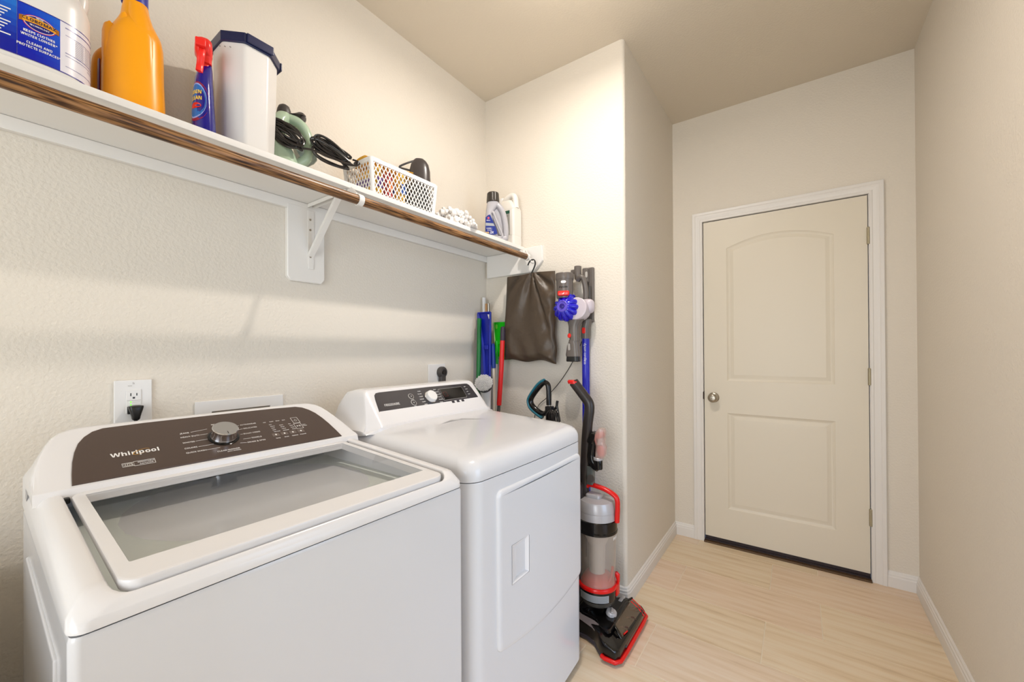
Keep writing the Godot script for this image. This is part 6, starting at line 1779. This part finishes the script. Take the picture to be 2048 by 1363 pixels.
	b = MB.new(); b.tube([V(0.098, 0.0875, 0.064), V(0.085, 0.0895, 0.0), V(0.088, 0.089, -0.10), V(0.105, 0.086, -0.155)], 0.0045, 10); b.tube([V(0.098, 0.0875, 0.064), V(0.130, 0.072, 0.092), V(0.1655, 0.032, 0.098)], 0.0055, 10); part("window_frame", b, blk, o)
	# raised middle with the height knob
	b = MB.new()
	b.skin([plan.call(0.62, 0.078), PackedVector3Array(Array(plan.call(0.60, 0.088))), PackedVector3Array(Array(plan.call(0.56, 0.0905)))])
	part("deck", b, blk, o)
	b = MB.new(); b.lathe([Vector2(0.022, 0), Vector2(0.0235, 0.002), Vector2(0.0225, 0.014), Vector2(0.020, 0.0175), Vector2(0, 0.018)], 28, T(V(0.072, 0.0900, 0.022), V(0, 0, -12))); b.box(V(0.0760, 0.1095, 0.022), V(0.010, 0.007, 0.036), 0.003, 2, T(Vector3.ZERO, V(0, 25, 0)).basis); part("height_knob", b, silver, o, "silver height knob")
	b = MB.new(); b.skin([PackedVector3Array([V(-0.06, 0.082, 0.10), V(-0.03, 0.082, 0.118), V(0.03, 0.074, 0.128), V(0.058, 0.066, 0.140)]), PackedVector3Array([V(-0.06, 0.094, 0.082), V(-0.03, 0.094, 0.098), V(0.03, 0.092, 0.104), V(0.052, 0.088, 0.110)])], false, false, false); part("side_panel", b, mat("pewter", srgb(0.46, 0.42, 0.42), 0.25, 0.3), o)
	b = MB.new(); b.box(V(0.070, 0.0875, -0.115), V(0.018, 0.010, 0.052), 0.004, 2); part("pedal", b, silver, o)
	for sz: float in [-1, 1]:
		b = MB.new(); b.lathe([Vector2(0.03, 0), Vector2(0.036, 0.004), Vector2(0.036, 0.02), Vector2(0.03, 0.024)], 24, T(V(-0.115, 0.037, sz * 0.075 + 0.012), V(-90, 0, 0))); part("wheel", b, M.grey_rubber, o)
	# body column
	b = MB.new(); b.lathe([Vector2(0.050, 0.114), Vector2(0.068, 0.120), Vector2(0.077, 0.130), Vector2(0.080, 0.142), Vector2(0.080, 0.150)], 40); part("motor_base", b, mat("smoke_grey", srgb(0.28, 0.27, 0.25), 0.25), o)
	b = MB.new(); b.lathe([Vector2(0.080, 0.144), Vector2(0.083, 0.148), Vector2(0.083, 0.190), Vector2(0.081, 0.195)], 40); part("motor_housing", b, blk, o)
	b = MB.new()
	var vr := []
	for e in [[0.151, 0.0838], [0.182, 0.0842]]:
		var r := PackedVector3Array()
		for k in 21:
			var a := lerpf(deg_to_rad(32), deg_to_rad(128), k / 20.0)
			r.append(V(cos(a) * e[1], e[0] - 0.0 * k, sin(a) * e[1]))
		vr.append(r)
	b.skin(vr, false, false, false); part("vent", b, mat("vent_silver", srgb(0.66, 0.68, 0.70), 0.35), o, "silver vent grille")
	b = MB.new()
	for j in 7:
		for k in 34:
			var a := lerpf(deg_to_rad(36), deg_to_rad(124), (k + 0.5 * (j % 2)) / 34.0)
			var c := V(cos(a) * 0.0846, 0.1545 + 0.0040 * j, sin(a) * 0.0846)
			var t := V(-sin(a), 0, cos(a)) * 0.0013
			b.quad(c - t, c + V(0, 0.0014, 0), c + t, c - V(0, 0.0014, 0))
	var vh := part("vent_holes", b, M.hole_dark, o, "", 1); vh.set_meta("kind", "stuff")
	b = MB.new(); b.lathe([Vector2(0.080, 0.190), Vector2(0.0865, 0.193), Vector2(0.0875, 0.201), Vector2(0.085, 0.207), Vector2(0.079, 0.209)], 44); part("red_ring", b, red, o, "red ring")
	b = MB.new(); b.box(V(0.078, 0.182, -0.026), V(0.022, 0.052, 0.034), 0.006, 2); part("catch", b, red, o)
	b = MB.new(); b.tube([V(0.080, 0.192, -0.030), V(0.086, 0.218, -0.030), V(0.083, 0.244, -0.028), V(0.078, 0.256, -0.026)], [0.006, 0.007, 0.011, 0.006], 12); part("lever", b, red, o)
	b = MB.new(); b.lathe([Vector2(0.079, 0.209), Vector2(0.0795, 0.26), Vector2(0.082, 0.36), Vector2(0.084, 0.434)], 44, Transform3D.IDENTITY, false, false); part("dust_bin", b, clear, o, "clear dust bin")
	b = MB.new(); b.lathe([Vector2(0.052, 0.212), Vector2(0.050, 0.224), Vector2(0.040, 0.238), Vector2(0.034, 0.25), Vector2(0.036, 0.37), Vector2(0.055, 0.41), Vector2(0.068, 0.432)], 30); part("inner_cone", b, mat("cone_grey", srgb(0.72, 0.68, 0.64), 0.4), o)
	b = MB.new(); b.lathe([Vector2(0.076, 0.211), Vector2(0.074, 0.222), Vector2(0.060, 0.236), Vector2(0.046, 0.246), Vector2(0.038, 0.249)], 30); b.tube(smooth([V(0.06, 0.225, 0.02), V(0.066, 0.25, 0.0), V(0.062, 0.275, -0.025)], 5), 0.006, 8); part("inner_tray", b, mat("tray_red", srgb(0.78, 0.22, 0.18), 0.35), o)
	b = MB.new(); wrap_text(b, "POWER", 0.0125, func(y): return ring(0, y, 0, 0.083, 0.083, 2.0, 64), deg_to_rad(30), 0.055, 0.418, 0, 1.0, 0.0008); part("lettering", b, M.letter_white, o, "", 1)
	b = MB.new(); b.lathe([Vector2(0.084, 0.434), Vector2(0.090, 0.438), Vector2(0.0905, 0.446), Vector2(0.0875, 0.450), Vector2(0.0885, 0.456), Vector2(0.0885, 0.492), Vector2(0.084, 0.496)], 44); part("collar", b, M.black_gloss, o)
	b = MB.new(); b.lathe([Vector2(0.083, 0.492), Vector2(0.0855, 0.496), Vector2(0.083, 0.525), Vector2(0.0825, 0.528), Vector2(0.084, 0.531), Vector2(0.080, 0.560), Vector2(0.074, 0.572), Vector2(0.050, 0.578), Vector2(0, 0.580)], 44); part("bin_lid", b, silver, o, "silver bin lid")
	b = MB.new(); b.box(V(-0.012, 0.582, 0.0), V(0.07, 0.03, 0.05), 0.012, 3); part("lid_block", b, silver, o)
	b = MB.new(); b.tube(smooth([V(-0.050, 0.560, 0), V(-0.052, 0.60, 0), V(-0.044, 0.624, 0), V(-0.020, 0.631, 0), V(0.040, 0.622, 0), V(0.080, 0.606, 0), V(0.094, 0.588, 0), V(0.096, 0.55, 0), V(0.093, 0.490, 0)], 7), 0.0105, 14, 1.35, V(0, 0, 1)); part("carry_handle", b, red, o, "red carry handle")
	# stalk and bent handle
	b = MB.new()
	b.tube(smooth([V(-0.072, 0.30, 0), V(-0.064, 0.55, 0), V(-0.052, 0.78, 0), V(-0.043, 0.90, 0), V(-0.034, 0.965, 0), V(-0.036, 1.000, 0), V(-0.056, 1.028, 0), V(-0.100, 1.080, 0), V(-0.112, 1.094, 0)], 7), 0.0235, 16, 0.85, V(0, 0, 1)); part("handle_stalk", b, handle, o)
	b = MB.new(); b.skin([ring(-0.112, 1.087, 0, 0.026, 0.021, 2.4, 22), ring(-0.114, 1.097, 0, 0.0275, 0.022, 2.4, 22), ring(-0.117, 1.104, 0, 0.020, 0.016, 2.4, 22)]); part("handle_tip", b, red, o, "red tip")
	b = MB.new(); b.skin([ring(-0.05, 0.06, 0, 0.045, 0.07, 2.6, 24), ring(-0.035, 0.10, 0, 0.045, 0.06, 2.6, 24), ring(-0.015, 0.125, 0, 0.05, 0.055, 2.4, 24)]); part("pivot", b, blk, o)
	b = MB.new(); b.box(V(-0.078, 0.36, 0), V(0.05, 0.56, 0.10), 0.02, 3); part("spine", b, handle, o)
	b = MB.new(); b.box(V(-0.028, 0.675, 0.0), V(0.030, 0.085, 0.034), 0.006, 2); part("tool_clip", b, mat("clip_grey", srgb(0.36, 0.38, 0.37), 0.35), o)
	b = MB.new(); b.lathe([Vector2(0.017, 0), Vector2(0.018, 0.003), Vector2(0.016, 0.008), Vector2(0, 0.009)], 20, T(V(-0.020, 0.664, 0.018), V(70, 0, 0))); part("clip_knob", b, M.grey_rubber, o)
	# turbine brush clipped to the stalk
	o = thing("turbine_brush", "small black and clear pink turbine brush tool clipped to the upright vacuum handle", "brush", V(0.818, 0.70, 0.228))
	b = MB.new(); b.tube(smooth([V(0.006, 0.016, 0.006), V(-0.018, 0.028, 0.004), V(-0.030, 0.06, 0.002), V(-0.026, 0.10, 0.0), V(-0.018, 0.15, 0.0)], 6), 0.0205, 14); b.box(V(-0.022, 0.145, 0.0), V(0.036, 0.06, 0.045), 0.012, 3, T(Vector3.ZERO, V(0, 0, -28)).basis); b.lathe([Vector2(0.017, 0.0), Vector2(0.0185, 0.004), Vector2(0.0185, 0.040), Vector2(0.016, 0.044)], 20, T(V(0.006, 0.010, 0.008))); part("tool_body", b, M.black_gloss, o)
	b = MB.new(); b.lathe([Vector2(0.0195, 0.050), Vector2(0.020, 0.053), Vector2(0.020, 0.060), Vector2(0.018, 0.062)], 20, T(V(0.004, 0.0, 0.008))); part("ring", b, silver, o)
	var pink := mat("clear_pink", Color(0.86, 0.72, 0.68, 0.42), 0.08)
	pink.transparency = BaseMaterial3D.TRANSPARENCY_ALPHA
	b = MB.new(); b.skin([ring(0.010, 0.060, 0.006, 0.018, 0.018, 2.2, 24), ring(0.016, 0.080, 0.004, 0.025, 0.022, 2.2, 24), ring(0.018, 0.110, 0.002, 0.025, 0.024, 2.3, 24), ring(0.012, 0.128, 0.0, 0.022, 0.026, 2.4, 24), ring(0.012, 0.150, 0.0, 0.024, 0.030, 2.6, 24), ring(0.016, 0.178, 0.0, 0.022, 0.030, 2.6, 24), ring(0.020, 0.192, 0.0, 0.012, 0.026, 2.6, 24)]); part("clear_cover", b, pink, o, "clear cover")
	b = MB.new(); b.lathe([Vector2(0.013, 0.070), Vector2(0.018, 0.085), Vector2(0.017, 0.108), Vector2(0.010, 0.116)], 20, T(V(0.015, 0.0, 0.003))); b.tube([V(0.012, 0.160, -0.022), V(0.013, 0.162, 0.022)], 0.014, 12); b.tube(smooth([V(0.0, 0.120, 0.012), V(-0.004, 0.14, 0.018), V(0.0, 0.165, 0.02)], 4), 0.004, 8); part("rotor", b, mat("rotor_pink", srgb(0.83, 0.45, 0.42), 0.4), o, "salmon pink rotor")
